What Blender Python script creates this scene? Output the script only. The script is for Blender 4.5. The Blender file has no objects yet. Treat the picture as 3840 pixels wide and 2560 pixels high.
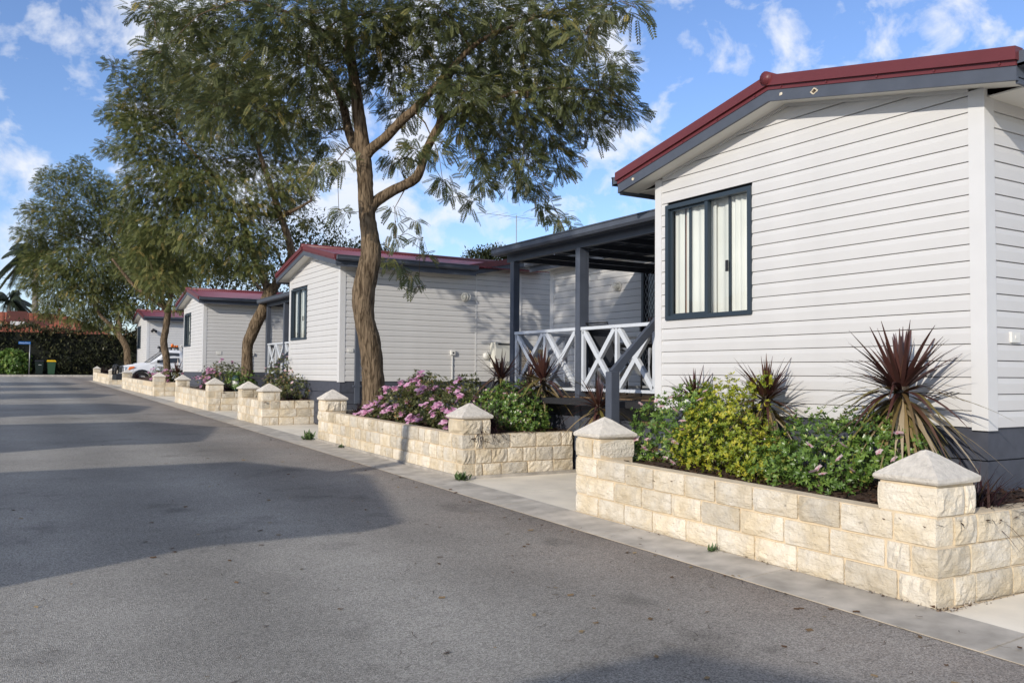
import bpy, math, random
import numpy as np
from mathutils import Vector, Matrix
random.seed(7); RNG = np.random.default_rng(11)
S = bpy.context.scene; COL = S.collection
# ------------------------------------------------------------------ camera
cam = bpy.data.cameras.new('camera'); camo = bpy.data.objects.new('camera', cam); COL.objects.link(camo)
cam.sensor_width = 36.0; cam.lens = 36.0*3203/3840; cam.clip_start = .05; cam.clip_end = 3000
camo.matrix_world = Matrix(((.85661299, -.02574093, -.51531698, 0), (-.51590386, -.02806731, -.85618656, 0), (.00757548, .99927455, -.03732267, 1.4), (0, 0, 0, 1)))
S.camera = camo
# ------------------------------------------------------------------ sun and sky
LIGHT = Vector((1.0, .5, -.42)).normalized()          # direction the sunlight travels
SUN_EL = math.asin(-LIGHT.z); SUN_AZ = math.atan2(-LIGHT.x, -LIGHT.y)
sun = bpy.data.lights.new('sun', 'SUN'); sun.energy = 2.25; sun.angle = math.radians(.55); sun.color = (1, .925, .82)
suno = bpy.data.objects.new('sun', sun); COL.objects.link(suno); suno.location = (-20, -10, 15)
suno.rotation_euler = LIGHT.to_track_quat('-Z', 'Y').to_euler()
W = bpy.data.worlds.new('World'); S.world = W; W.use_nodes = True
nt = W.node_tree; N = nt.nodes; L = nt.links; N.clear()
def nd(t, **k):
    n = N.new(t)
    for a, b in k.items(): setattr(n, a, b)
    return n
out = nd('ShaderNodeOutputWorld'); bg = nd('ShaderNodeBackground'); bg.inputs[1].default_value = .125
sky = nd('ShaderNodeTexSky'); sky.sky_type = 'NISHITA'; sky.sun_disc = False
sky.sun_elevation = SUN_EL; sky.sun_rotation = SUN_AZ; sky.air_density = 1.0; sky.dust_density = .25; sky.ozone_density = 4.0
tc = nd('ShaderNodeTexCoord'); sp = nd('ShaderNodeSeparateXYZ'); L.new(tc.outputs['Generated'], sp.inputs[0])
zz = nd('ShaderNodeMath', operation='MAXIMUM'); L.new(sp.outputs[2], zz.inputs[0]); zz.inputs[1].default_value = 0.0
za = nd('ShaderNodeMath', operation='ADD'); L.new(zz.outputs[0], za.inputs[0]); za.inputs[1].default_value = .16
dv = nd('ShaderNodeVectorMath', operation='DIVIDE'); cb = nd('ShaderNodeCombineXYZ')
for i in range(3): L.new(za.outputs[0], cb.inputs[i])
L.new(tc.outputs['Generated'], dv.inputs[0]); L.new(cb.outputs[0], dv.inputs[1])
mp = nd('ShaderNodeMapping'); mp.inputs['Location'].default_value = (3.1, 1.7, 0); mp.inputs['Scale'].default_value = (1, 1, 1.15); L.new(tc.outputs['Generated'], mp.inputs[0])
n1 = nd('ShaderNodeTexNoise'); n1.inputs['Scale'].default_value = 17; n1.inputs['Detail'].default_value = 9; n1.inputs['Roughness'].default_value = .57; n1.inputs['Distortion'].default_value = .25
n2 = nd('ShaderNodeTexNoise'); n2.inputs['Scale'].default_value = 4.2; n2.inputs['Detail'].default_value = 2
L.new(mp.outputs[0], n1.inputs['Vector']); L.new(mp.outputs[0], n2.inputs['Vector'])
ad = nd('ShaderNodeMath', operation='MULTIPLY_ADD'); L.new(n2.outputs[0], ad.inputs[0]); ad.inputs[1].default_value = .55; L.new(n1.outputs[0], ad.inputs[2])
rp = nd('ShaderNodeValToRGB'); rp.color_ramp.elements[0].position = .70; rp.color_ramp.elements[1].position = .88
L.new(ad.outputs[0], rp.inputs[0])
fd = nd('ShaderNodeMapRange'); L.new(sp.outputs[2], fd.inputs[0]); fd.inputs[1].default_value = .02; fd.inputs[2].default_value = .2
cm = nd('ShaderNodeMath', operation='MULTIPLY'); L.new(rp.outputs[0], cm.inputs[0]); L.new(fd.outputs[0], cm.inputs[1])
cs = nd('ShaderNodeMath', operation='MULTIPLY'); L.new(cm.outputs[0], cs.inputs[0]); cs.inputs[1].default_value = .85
mx = nd('ShaderNodeMix', data_type='RGBA'); L.new(cs.outputs[0], mx.inputs[0]); sg_ = nd('ShaderNodeMix', data_type='RGBA', blend_type='MULTIPLY'); sg_.inputs[0].default_value = 1; L.new(sky.outputs[0], sg_.inputs[6]); sg_.inputs[7].default_value = (.92, .87, .96, 1); L.new(sg_.outputs[2], mx.inputs[6]); mx.inputs[7].default_value = (4.7, 4.85, 5.2, 1)
L.new(mx.outputs[2], bg.inputs[0]); L.new(bg.outputs[0], out.inputs[0])
S.view_settings.view_transform = 'Standard'; S.view_settings.look = 'None'; S.view_settings.gamma = 1; S.view_settings.exposure = .68
S.view_settings.use_curve_mapping = False

# ------------------------------------------------------------------ helpers
def g(y): return .0125*max(-6.0, min(72.0, y))          # the street climbs gently
def props(o, label=None, cat=None, group=None, kind=None):
    if label: o['label'] = label
    if cat: o['category'] = cat
    if group: o['group'] = group
    if kind: o['kind'] = kind
    return o
def thing(name, label, cat, loc, group=None):
    o = bpy.data.objects.new(name, None); COL.objects.link(o); o.location = loc; o.empty_display_size = .1
    o['org'] = tuple(loc)
    return props(o, label, cat, group)
def org(o):
    while o.parent is not None: o = o.parent
    return Vector(o['org']) if 'org' in o else Vector(o.location)
def mesh(name, V, F, mat=None, smooth=False):
    me = bpy.data.meshes.new(name); me.from_pydata([tuple(v) for v in V], [], F)
    if mat: me.materials.append(mat)
    if smooth: me.polygons.foreach_set('use_smooth', [True]*len(me.polygons))
    me.update(); return me
def link(name, me, parent=None, loc=(0, 0, 0)):
    o = bpy.data.objects.new(name, me); COL.objects.link(o); o.location = loc
    if parent: o.parent = parent
    return o
class B:
    """collects geometry in world coordinates"""
    def __init__(s): s.V = []; s.F = []
    def add(s, V, F):
        k = len(s.V); s.V += [tuple(v) for v in V]; s.F += [tuple(i+k for i in f) for f in F]; return s
    def box(s, a, b, skew=None):
        x0, y0, z0 = a; x1, y1, z1 = b
        V = [(x0, y0, z0), (x1, y0, z0), (x1, y1, z0), (x0, y1, z0), (x0, y0, z1), (x1, y0, z1), (x1, y1, z1), (x0, y1, z1)]
        return s.add(V, [(0, 3, 2, 1), (4, 5, 6, 7), (0, 1, 5, 4), (1, 2, 6, 5), (2, 3, 7, 6), (3, 0, 4, 7)])
    def hexa(s, P):  # 4 bottom + 4 top points
        return s.add(P, [(0, 3, 2, 1), (4, 5, 6, 7), (0, 1, 5, 4), (1, 2, 6, 5), (2, 3, 7, 6), (3, 0, 4, 7)])
    def bar(s, p, q, w, h=None, up=(0, 0, 1)):
        p = Vector(p); q = Vector(q); h = h or w; d = (q-p).normalized(); u = Vector(up)
        if abs(d.dot(u)) > .95: u = Vector((1, 0, 0))
        r = d.cross(u).normalized(); u = r.cross(d); P = []
        for c in (p, q):
            for a, b_ in ((-1, -1), (1, -1), (1, 1), (-1, 1)): P.append(c+r*(a*w/2)+u*(b_*h/2))
        return s.add(P, [(3, 2, 1, 0), (4, 5, 6, 7), (0, 1, 5, 4), (1, 2, 6, 5), (2, 3, 7, 6), (3, 0, 4, 7)])
    def tube(s, pts, rad, n=8, cap=True, wob=0):
        pts = [Vector(p) for p in pts]; k = len(s.V); m = len(pts)
        if not hasattr(rad, '__len__'): rad = [rad]*m
        ref = Vector((1, 0, 0)) if abs((pts[-1]-pts[0]).normalized().x) < .8 else Vector((0, 1, 0))
        for i, p in enumerate(pts):
            d = (pts[min(m-1, i+1)]-pts[max(0, i-1)]).normalized(); r = (ref-d*ref.dot(d)).normalized(); t = d.cross(r)
            for j in range(n):
                a = 2*math.pi*j/n; rr = rad[i]*(1+random.uniform(-wob, wob))
                s.V.append(tuple(p+r*(math.cos(a)*rr)+t*(math.sin(a)*rr)))
        for i in range(m-1):
            for j in range(n):
                s.F.append((k+i*n+j, k+i*n+(j+1) % n, k+(i+1)*n+(j+1) % n, k+(i+1)*n+j))
        if cap:
            s.F.append(tuple(k+j for j in range(n))[::-1]); s.F.append(tuple(k+(m-1)*n+j for j in range(n)))
        return s
    def lathe(s, c, prof, n=12):
        k = len(s.V); c = Vector(c)
        for r, z in prof:
            for j in range(n):
                a = 2*math.pi*j/n; s.V.append((c.x+r*math.cos(a), c.y+r*math.sin(a), c.z+z))
        m = len(prof)
        for i in range(m-1):
            for j in range(n): s.F.append((k+i*n+j, k+i*n+(j+1) % n, k+(i+1)*n+(j+1) % n, k+(i+1)*n+j))
        s.F.append(tuple(k+j for j in range(n))[::-1]); s.F.append(tuple(k+(m-1)*n+j for j in range(n)))
        return s
    def part(s, name, parent, mat, smooth=False, label=None, kind=None):
        o_ = org(parent); V = [(x-o_.x, y-o_.y, z-o_.z) for x, y, z in s.V]
        o = link(name, mesh(name, V, s.F, mat, smooth), parent)
        return props(o, label=label, kind=kind)
    def top(s, name, mat, loc, label=None, cat=None, group=None, kind=None, smooth=False):
        V = [(x-loc[0], y-loc[1], z-loc[2]) for x, y, z in s.V]
        return props(link(name, mesh(name, V, s.F, mat, smooth), None, loc), label, cat, group, kind)
def smooth_pts(P, k=4):
    """catmull-rom through (x,y,z,r) points"""
    P = [np.array(p, float) for p in P]; Q = [2*P[0]-P[1]]+P+[2*P[-1]-P[-2]]; R = []
    for i in range(1, len(Q)-2):
        for j in range(k):
            t = j/k; a, b, c, d = Q[i-1:i+3]
            R.append(.5*((2*b)+(-a+c)*t+(2*a-5*b+4*c-d)*t*t+(-a+3*b-3*c+d)*t**3))
    R.append(P[-1]); return R
def quads(name, V, mat, tint=None, loc=(0, 0, 0)):
    """V (n,4,3) numpy -> mesh of loose quads; tint (n,) per face"""
    V = np.asarray(V, np.float32)-np.asarray(loc, np.float32); n = len(V)
    me = bpy.data.meshes.new(name); me.vertices.add(n*4); me.vertices.foreach_set('co', V.reshape(-1))
    me.loops.add(n*4); me.loops.foreach_set('vertex_index', np.arange(n*4, dtype=np.int32))
    me.polygons.add(n); me.polygons.foreach_set('loop_start', np.arange(0, n*4, 4, dtype=np.int32))
    if tint is not None:
        a = me.attributes.new('tint', 'FLOAT', 'FACE'); a.data.foreach_set('value', np.asarray(tint, np.float32))
    me.materials.append(mat); me.update(calc_edges=True); return me

# ------------------------------------------------------------------ materials
def material(name, col, rough=.6, metal=0, spec=.4, noise=None, bump=None, var=0, coat=0):
    """noise=(scale, amount[, detail]) colour mottling; bump=(scale, strength, distance)"""
    m = bpy.data.materials.new(name); m.use_nodes = True; t = m.node_tree; b = t.nodes['Principled BSDF']
    b.inputs['Roughness'].default_value = rough; b.inputs['Metallic'].default_value = metal
    b.inputs['Specular IOR Level'].default_value = spec; b.inputs['Base Color'].default_value = (*col, 1)
    if coat: b.inputs['Coat Weight'].default_value = coat
    co = t.nodes.new('ShaderNodeTexCoord'); last = None
    if noise or var:
        mxn = t.nodes.new('ShaderNodeMix'); mxn.data_type = 'RGBA'; mxn.blend_type = 'MULTIPLY'; mxn.inputs[0].default_value = 1
        mxn.inputs[6].default_value = (*col, 1); last = mxn
        v = t.nodes.new('ShaderNodeMath'); v.operation = 'ADD'; v.inputs[0].default_value = 1; v.inputs[1].default_value = 0
        if noise:
            nz = t.nodes.new('ShaderNodeTexNoise'); nz.inputs['Scale'].default_value = noise[0]; nz.inputs['Detail'].default_value = noise[2] if len(noise) > 2 else 6
            t.links.new(co.outputs['Object'], nz.inputs['Vector'])
            mr = t.nodes.new('ShaderNodeMapRange'); mr.inputs[1].default_value = .3; mr.inputs[2].default_value = .7
            mr.inputs[3].default_value = 1-noise[1]; mr.inputs[4].default_value = 1+noise[1]*.6
            t.links.new(nz.outputs[0], mr.inputs[0]); t.links.new(mr.outputs[0], v.inputs[0])
        if var:
            oi = t.nodes.new('ShaderNodeObjectInfo'); m2 = t.nodes.new('ShaderNodeMapRange'); m2.inputs[3].default_value = -var; m2.inputs[4].default_value = var*.6
            t.links.new(oi.outputs['Random'], m2.inputs[0]); t.links.new(m2.outputs[0], v.inputs[1])
        t.links.new(v.outputs[0], mxn.inputs[7]); t.links.new(mxn.outputs[2], b.inputs['Base Color'])
    if bump:
        n3 = t.nodes.new('ShaderNodeTexNoise'); n3.inputs['Scale'].default_value = bump[0]; n3.inputs['Detail'].default_value = 8; n3.inputs['Roughness'].default_value = .65
        t.links.new(co.outputs['Object'], n3.inputs['Vector']); bp = t.nodes.new('ShaderNodeBump')
        bp.inputs['Strength'].default_value = bump[1]; bp.inputs['Distance'].default_value = bump[2]
        t.links.new(n3.outputs[0], bp.inputs['Height']); t.links.new(bp.outputs[0], b.inputs['Normal'])
    m['b'] = 1
    return m
def leafmat(name, ramp, trans=.35, gloss=.06, rough=.45):
    m = bpy.data.materials.new(name); m.use_nodes = True; t = m.node_tree; t.nodes.clear(); n = t.nodes.new
    o = n('ShaderNodeOutputMaterial'); at = n('ShaderNodeAttribute'); at.attribute_name = 'tint'
    r = n('ShaderNodeValToRGB'); e = r.color_ramp.elements
    e[0].position = ramp[0][0]; e[0].color = (*ramp[0][1], 1); e[1].position = ramp[-1][0]; e[1].color = (*ramp[-1][1], 1)
    for p, c in ramp[1:-1]:
        k = e.new(p); k.color = (*c, 1)
    t.links.new(at.outputs['Fac'], r.inputs[0])
    d = n('ShaderNodeBsdfDiffuse'); tr = n('ShaderNodeBsdfTranslucent'); gl = n('ShaderNodeBsdfGlossy'); gl.inputs['Roughness'].default_value = rough
    t.links.new(r.outputs[0], d.inputs[0]); t.links.new(r.outputs[0], tr.inputs[0])
    a = n('ShaderNodeMixShader'); a.inputs[0].default_value = trans; b = n('ShaderNodeMixShader'); b.inputs[0].default_value = gloss
    t.links.new(d.outputs[0], a.inputs[1]); t.links.new(tr.outputs[0], a.inputs[2]); t.links.new(a.outputs[0], b.inputs[1]); t.links.new(gl.outputs[0], b.inputs[2])
    t.links.new(b.outputs[0], o.inputs[0]); return m
def tree_of(m): return m.node_tree, m.node_tree.nodes, m.node_tree.nodes['Principled BSDF']

SIDING = material('vinyl_siding', (.62, .61, .59), .5, spec=.35, noise=(3, .035), bump=(160, .06, .002))
TRIM = material('white_trim', (.66, .655, .64), .45, noise=(5, .03))
SLATE = material('slate_paint', (.078, .09, .115), .5, noise=(6, .12), bump=(60, .08, .002))
PLINTH = material('plinth_paint', (.066, .072, .092), .6, noise=(9, .16), bump=(45, .25, .004))
SOFFIT = material('soffit_paint', (.74, .72, .66), .6, noise=(2, .03))
RED = material('red_barge_paint', (.135, .028, .032), .42, noise=(4, .08))
ROOF = material('red_roof_steel', (.21, .038, .055), .38, spec=.5, noise=(1.5, .16))
RAILW = material('pale_rail_paint', (.60, .63, .66), .5, noise=(8, .06))
GLASSF = material('window_frame_steelblue', (.03, .045, .06), .4)
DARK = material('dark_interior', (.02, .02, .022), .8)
CURTAIN = material('cream_curtain', (.86, .85, .82), .8, noise=(3, .05))
PINKC = material('pink_curtain', (.42, .24, .19), .8)
BLACK = material('black_metal', (.018, .019, .022), .4)
MORTAR = material('tan_mortar', (.70, .575, .40), .85, noise=(7, .15), bump=(70, .4, .004))
CONC = material('kerb_concrete', (.46, .42, .36), .85, noise=(5, .3, 9), bump=(110, .35, .003), var=.08)
PATHM = material('cream_path_concrete', (.82, .745, .61), .8, noise=(2.5, .14), bump=(60, .3, .004))
DECK = material('deck_timber', (.17, .11, .06), .6, noise=(14, .25), var=.2)
WHITEP = material('white_plastic', (.72, .71, .66), .4)
CREAM = material('heater_cream', (.66, .65, .58), .4, noise=(3, .04))
GLASSL = material('lamp_glass', (.55, .55, .5), .15)
BIN1 = material('bin_dark_green', (.012, .022, .018), .4)
BIN2 = material('bin_green', (.035, .085, .045), .4)
YEL = material('bin_yellow_lid', (.75, .46, .01), .4)
BLUE = material('sign_blue', (.015, .13, .42), .4)
STEEL = material('galvanised_pole', (.30, .31, .32), .4, metal=.6)
SIGNW = material('sign_white', (.75, .75, .73), .5)
INK = material('black_print', (.02, .02, .02), .6)
CARW = material('white_car_paint', (.74, .75, .76), .25, spec=.5, coat=.5)
TYRE = material('tyre_rubber', (.012, .012, .012), .8)
CHROME = material('wheel_alloy', (.55, .56, .58), .25, metal=.9)
CARGL = material('car_glass', (.012, .016, .02), .05, spec=.8)
ORANGE = material('orange_lens', (.75, .17, .02), .3)
LAMPL = material('headlight_lens', (.5, .53, .55), .12, spec=.8)
TERRA = material('terracotta_tile', (.30, .085, .04), .7, noise=(1.2, .3), var=.12)
BROWNM = material('brown_cooler', (.11, .035, .025), .6, noise=(3, .15))
BRICK = material('brick_wall', (.28, .12, .075), .8, noise=(8, .2))
GREYP = material('grey_conduit', (.56, .56, .54), .5)
GREENL = material('bollard_green', (.02, .05, .045), .4)
SLING = material('charcoal_sling', (.03, .033, .04), .6)
def mat_stone(name, base, mort=0):
    m = material(name, base, .85, noise=(6, .16), bump=(38, 1.0, .012), var=.2)
    t, n, b = tree_of(m)                     # warm and pale mottling, a few rusty and grey stains
    src = b.inputs['Base Color'].links[0].from_socket
    co = n.new('ShaderNodeTexCoord'); nz = n.new('ShaderNodeTexNoise'); nz.inputs['Scale'].default_value = 3.3; nz.inputs['Detail'].default_value = 5
    oi = n.new('ShaderNodeObjectInfo'); va = n.new('ShaderNodeVectorMath'); va.operation = 'ADD'
    sc = n.new('ShaderNodeMath'); sc.operation = 'MULTIPLY'; sc.inputs[1].default_value = 37; t.links.new(oi.outputs['Random'], sc.inputs[0])
    t.links.new(co.outputs['Object'], va.inputs[0]); t.links.new(sc.outputs[0], va.inputs[1]); t.links.new(va.outputs[0], nz.inputs['Vector'])
    rr = n.new('ShaderNodeValToRGB'); e = rr.color_ramp.elements; e[0].position = .36; e[0].color = (.92, .85, .72, 1); e[1].position = .62; e[1].color = (1.02, 1.02, 1.02, 1)
    k = e.new(.28); k.color = (.78, .72, .62, 1)
    t.links.new(nz.outputs[0], rr.inputs[0]); mm = n.new('ShaderNodeMix'); mm.data_type = 'RGBA'; mm.blend_type = 'MULTIPLY'; mm.inputs[0].default_value = 1
    t.links.new(src, mm.inputs[6]); t.links.new(rr.outputs[0], mm.inputs[7]); t.links.new(mm.outputs[2], b.inputs['Base Color'])
    mpn = n.new('ShaderNodeMapping'); mpn.inputs['Scale'].default_value = (1, .55, 1.5); t.links.new(va.outputs[0], mpn.inputs[0])   # chiselled relief
    n6 = n.new('ShaderNodeTexNoise'); n6.inputs['Scale'].default_value = 26; n6.inputs['Detail'].default_value = 7; n6.inputs['Distortion'].default_value = .6; t.links.new(mpn.outputs[0], n6.inputs['Vector'])
    old = [x for x in n if x.type == 'BUMP'][0]; bp = n.new('ShaderNodeBump'); bp.inputs['Strength'].default_value = .9; bp.inputs['Distance'].default_value = .014
    t.links.new(n6.outputs[0], bp.inputs['Height']); t.links.new(bp.outputs[0], old.inputs['Normal'])
    return m
STONE = mat_stone('limestone', (.77, .70, .575)); CAP = material('cast_cap_stone', (.72, .665, .575), .9, noise=(26, .16), bump=(70, 1, .012), var=.1)
def mat_asphalt():
    m = material('asphalt', (.125, .122, .12), .85, spec=.3)
    t, n, b = tree_of(m); co = n.new('ShaderNodeTexCoord')
    def noise(s, d, r=.6):
        k = n.new('ShaderNodeTexNoise'); k.inputs['Scale'].default_value = s; k.inputs['Detail'].default_value = d; k.inputs['Roughness'].default_value = r
        t.links.new(co.outputs['Object'], k.inputs['Vector']); return k
    vo = n.new('ShaderNodeTexVoronoi'); vo.inputs['Scale'].default_value = 150; t.links.new(co.outputs['Object'], vo.inputs['Vector'])
    r1 = n.new('ShaderNodeValToRGB'); r1.color_ramp.elements[0].color = (.19, .179, .160, 1); r1.color_ramp.elements[1].color = (.43, .408, .365, 1)
    r1.color_ramp.elements[0].position = .1; r1.color_ramp.elements[1].position = .95
    sep = n.new('ShaderNodeSeparateColor'); t.links.new(vo.outputs['Color'], sep.inputs[0]); t.links.new(sep.outputs[0], r1.inputs[0])
    big = noise(.55, 5); mr = n.new('ShaderNodeMapRange'); mr.inputs[1].default_value = .3; mr.inputs[2].default_value = .7; mr.inputs[3].default_value = .8; mr.inputs[4].default_value = 1.2; t.links.new(big.outputs[0], mr.inputs[0])
    mm = n.new('ShaderNodeMix'); mm.data_type = 'RGBA'; mm.blend_type = 'MULTIPLY'; mm.inputs[0].default_value = 1
    t.links.new(r1.outputs[0], mm.inputs[6]); t.links.new(mr.outputs[0], mm.inputs[7])
    # brown leaf dust along the right-hand kerb, worn pale wheel tracks
    sx = n.new('ShaderNodeSeparateXYZ'); t.links.new(co.outputs['Object'], sx.inputs[0])
    mk = n.new('ShaderNodeMapRange'); mk.inputs[1].default_value = 2.2; mk.inputs[2].default_value = 4.4; t.links.new(sx.outputs[0], mk.inputs[0])
    n4 = noise(.9, 6, .7); mu = n.new('ShaderNodeMath'); mu.operation = 'MULTIPLY'; t.links.new(mk.outputs[0], mu.inputs[0]); t.links.new(n4.outputs[0], mu.inputs[1])
    tint = n.new('ShaderNodeMix'); tint.data_type = 'RGBA'; tint.blend_type = 'MULTIPLY'; t.links.new(mu.outputs[0], tint.inputs[0]); t.links.new(mm.outputs[2], tint.inputs[6]); tint.inputs[7].default_value = (.80, .66, .60, 1)
    # worn wheel tracks and old oil stains
    wv = n.new('ShaderNodeMath'); wv.operation = 'SINE'; ws = n.new('ShaderNodeMath'); ws.operation = 'MULTIPLY_ADD'; ws.inputs[1].default_value = 3.6; ws.inputs[2].default_value = .6; t.links.new(sx.outputs[0], ws.inputs[0]); t.links.new(ws.outputs[0], wv.inputs[0])
    wm = n.new('ShaderNodeMapRange'); wm.inputs[1].default_value = -1; wm.inputs[2].default_value = 1; wm.inputs[3].default_value = .88; wm.inputs[4].default_value = 1.08; t.links.new(wv.outputs[0], wm.inputs[0])
    mw = n.new('ShaderNodeMix'); mw.data_type = 'RGBA'; mw.blend_type = 'MULTIPLY'; mw.inputs[0].default_value = 1; t.links.new(tint.outputs[2], mw.inputs[6]); t.links.new(wm.outputs[0], mw.inputs[7])
    st = noise(1.7, 3, .5); sr_ = n.new('ShaderNodeMapRange'); sr_.inputs[1].default_value = .6; sr_.inputs[2].default_value = .74; sr_.inputs[3].default_value = 1; sr_.inputs[4].default_value = .66; t.links.new(st.outputs[0], sr_.inputs[0])
    ms = n.new('ShaderNodeMix'); ms.data_type = 'RGBA'; ms.blend_type = 'MULTIPLY'; ms.inputs[0].default_value = 1; t.links.new(mw.outputs[2], ms.inputs[6]); t.links.new(sr_.outputs[0], ms.inputs[7])
    t.links.new(ms.outputs[2], b.inputs['Base Color'])
    bp = n.new('ShaderNodeBump'); bp.inputs['Strength'].default_value = .9; bp.inputs['Distance'].default_value = .006; t.links.new(vo.outputs['Distance'], bp.inputs['Height']); t.links.new(bp.outputs[0], b.inputs['Normal'])
    return m
ASPHALT = mat_asphalt()
SOIL = material('dark_mulch_soil', (.075, .045, .03), .95, noise=(14, .5), bump=(30, 1, .03))
GROUND = material('dry_ground', (.20, .16, .11), .95, noise=(1.5, .3))
def mat_bark(name, col):
    m = material(name, col, .95, spec=.15); t, n, b = tree_of(m)
    co = n.new('ShaderNodeTexCoord'); mpn = n.new('ShaderNodeMapping'); mpn.inputs['Scale'].default_value = (1, 1, .16); t.links.new(co.outputs['Object'], mpn.inputs[0])
    nz = n.new('ShaderNodeTexNoise'); nz.inputs['Scale'].default_value = 26; nz.inputs['Detail'].default_value = 6; nz.inputs['Distortion'].default_value = .8; t.links.new(mpn.outputs[0], nz.inputs['Vector'])
    r = n.new('ShaderNodeValToRGB'); e = r.color_ramp.elements; e[0].position = .36; e[0].color = (col[0]*.32, col[1]*.30, col[2]*.28, 1); e[1].position = .62; e[1].color = (*[c*1.35 for c in col], 1)
    t.links.new(nz.outputs[0], r.inputs[0]); t.links.new(r.outputs[0], b.inputs['Base Color'])
    bp = n.new('ShaderNodeBump'); bp.inputs['Strength'].default_value = 1; bp.inputs['Distance'].default_value = .03; t.links.new(nz.outputs[0], bp.inputs['Height']); t.links.new(bp.outputs[0], b.inputs['Normal'])
    return m
BARK = mat_bark('ridged_bark', (.17, .125, .08)); BARK2 = mat_bark('grey_bark', (.10, .08, .06)); PALMT = material('palm_trunk', (.20, .18, .15), .9, noise=(6, .2))
def mat_glass():
    m = bpy.data.materials.new('window_glass'); m.use_nodes = True; t = m.node_tree; t.nodes.clear(); n = t.nodes.new
    o = n('ShaderNodeOutputMaterial'); tr = n('ShaderNodeBsdfTransparent'); tr.inputs[0].default_value = (.86, .89, .88, 1); gl = n('ShaderNodeBsdfGlossy'); gl.inputs['Roughness'].default_value = .02
    fr = n('ShaderNodeFresnel'); fr.inputs[0].default_value = 1.42; mxs = n('ShaderNodeMixShader'); t.links.new(fr.outputs[0], mxs.inputs[0])
    t.links.new(tr.outputs[0], mxs.inputs[1]); t.links.new(gl.outputs[0], mxs.inputs[2]); t.links.new(mxs.outputs[0], o.inputs[0]); return m
GLASS = mat_glass()
LEAF1 = leafmat('pinnate_leaf', [(0, (.06, .075, .03)), (.45, (.105, .125, .046)), (.8, (.18, .19, .068)), (1, (.34, .27, .08))], .35, .03)
LEAF2 = leafmat('olive_leaf', [(0, (.068, .088, .03)), (.5, (.135, .155, .05)), (.85, (.235, .235, .08)), (1, (.40, .30, .10))], .35, .02)
LEAFD = leafmat('gum_leaf', [(0, (.022, .03, .014)), (.6, (.05, .062, .026)), (1, (.10, .105, .045))], .2, .03)
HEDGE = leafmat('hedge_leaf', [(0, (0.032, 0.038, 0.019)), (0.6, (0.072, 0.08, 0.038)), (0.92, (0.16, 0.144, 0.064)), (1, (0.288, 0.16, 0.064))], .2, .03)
BUSHG = leafmat('azalea_leaf', [(0, (0.047, 0.093, 0.022)), (0.45, (0.132, 0.233, 0.044)), (0.85, (0.233, 0.358, 0.07)), (1, (0.497, 0.389, 0.109))], .3, .05, .35)
BUSHY = leafmat('golden_leaf', [(0, (.09, .15, .015)), (.35, (.22, .29, .03)), (.75, (.46, .46, .04)), (1, (.60, .50, .07))], .3, .04)
BUSHO = leafmat('olive_azalea_leaf', [(0, (.05, .06, .02)), (.5, (.12, .14, .045)), (.85, (.22, .21, .08)), (1, (.40, .19, .07))], .3, .04)
PETALP = leafmat('pink_petal', [(0, (.62, .16, .44)), (.5, (.78, .38, .62)), (1, (.86, .62, .70))], .35, .03)
PETALL = leafmat('pale_pink_petal', [(0, (.66, .09, .20)), (.35, (.82, .45, .48)), (1, (.90, .72, .72))], .35, .03)
CORD = leafmat('maroon_sword_leaf', [(0, (.04, .018, .016)), (.4, (.10, .04, .033)), (.55, (.13, .07, .035)), (.7, (.21, .18, .055)), (.85, (.30, .21, .10)), (1, (.46, .37, .24))], .2, .08, .35)
GRASSP = leafmat('purple_grass', [(0, (.012, .006, .008)), (.7, (.04, .014, .02)), (1, (.12, .08, .035))], .2, .06)
WEED = leafmat('weed_leaf', [(0, (.05, .09, .03)), (1, (.16, .24, .09))], .3, .05)
CHIP = leafmat('bark_chip', [(0, (.035, .02, .013)), (.6, (.10, .055, .035)), (.9, (.24, .17, .11)), (1, (.5, .45, .38))], 0, .02)
LITTER = leafmat('dry_leaf', [(0, (.04, .025, .02)), (.6, (.13, .075, .04)), (1, (.36, .27, .15))], .1, .03)
PALML = leafmat('palm_leaf', [(0, (.016, .03, .018)), (.7, (.045, .07, .035)), (1, (.10, .11, .06))], .25, .08)
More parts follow.
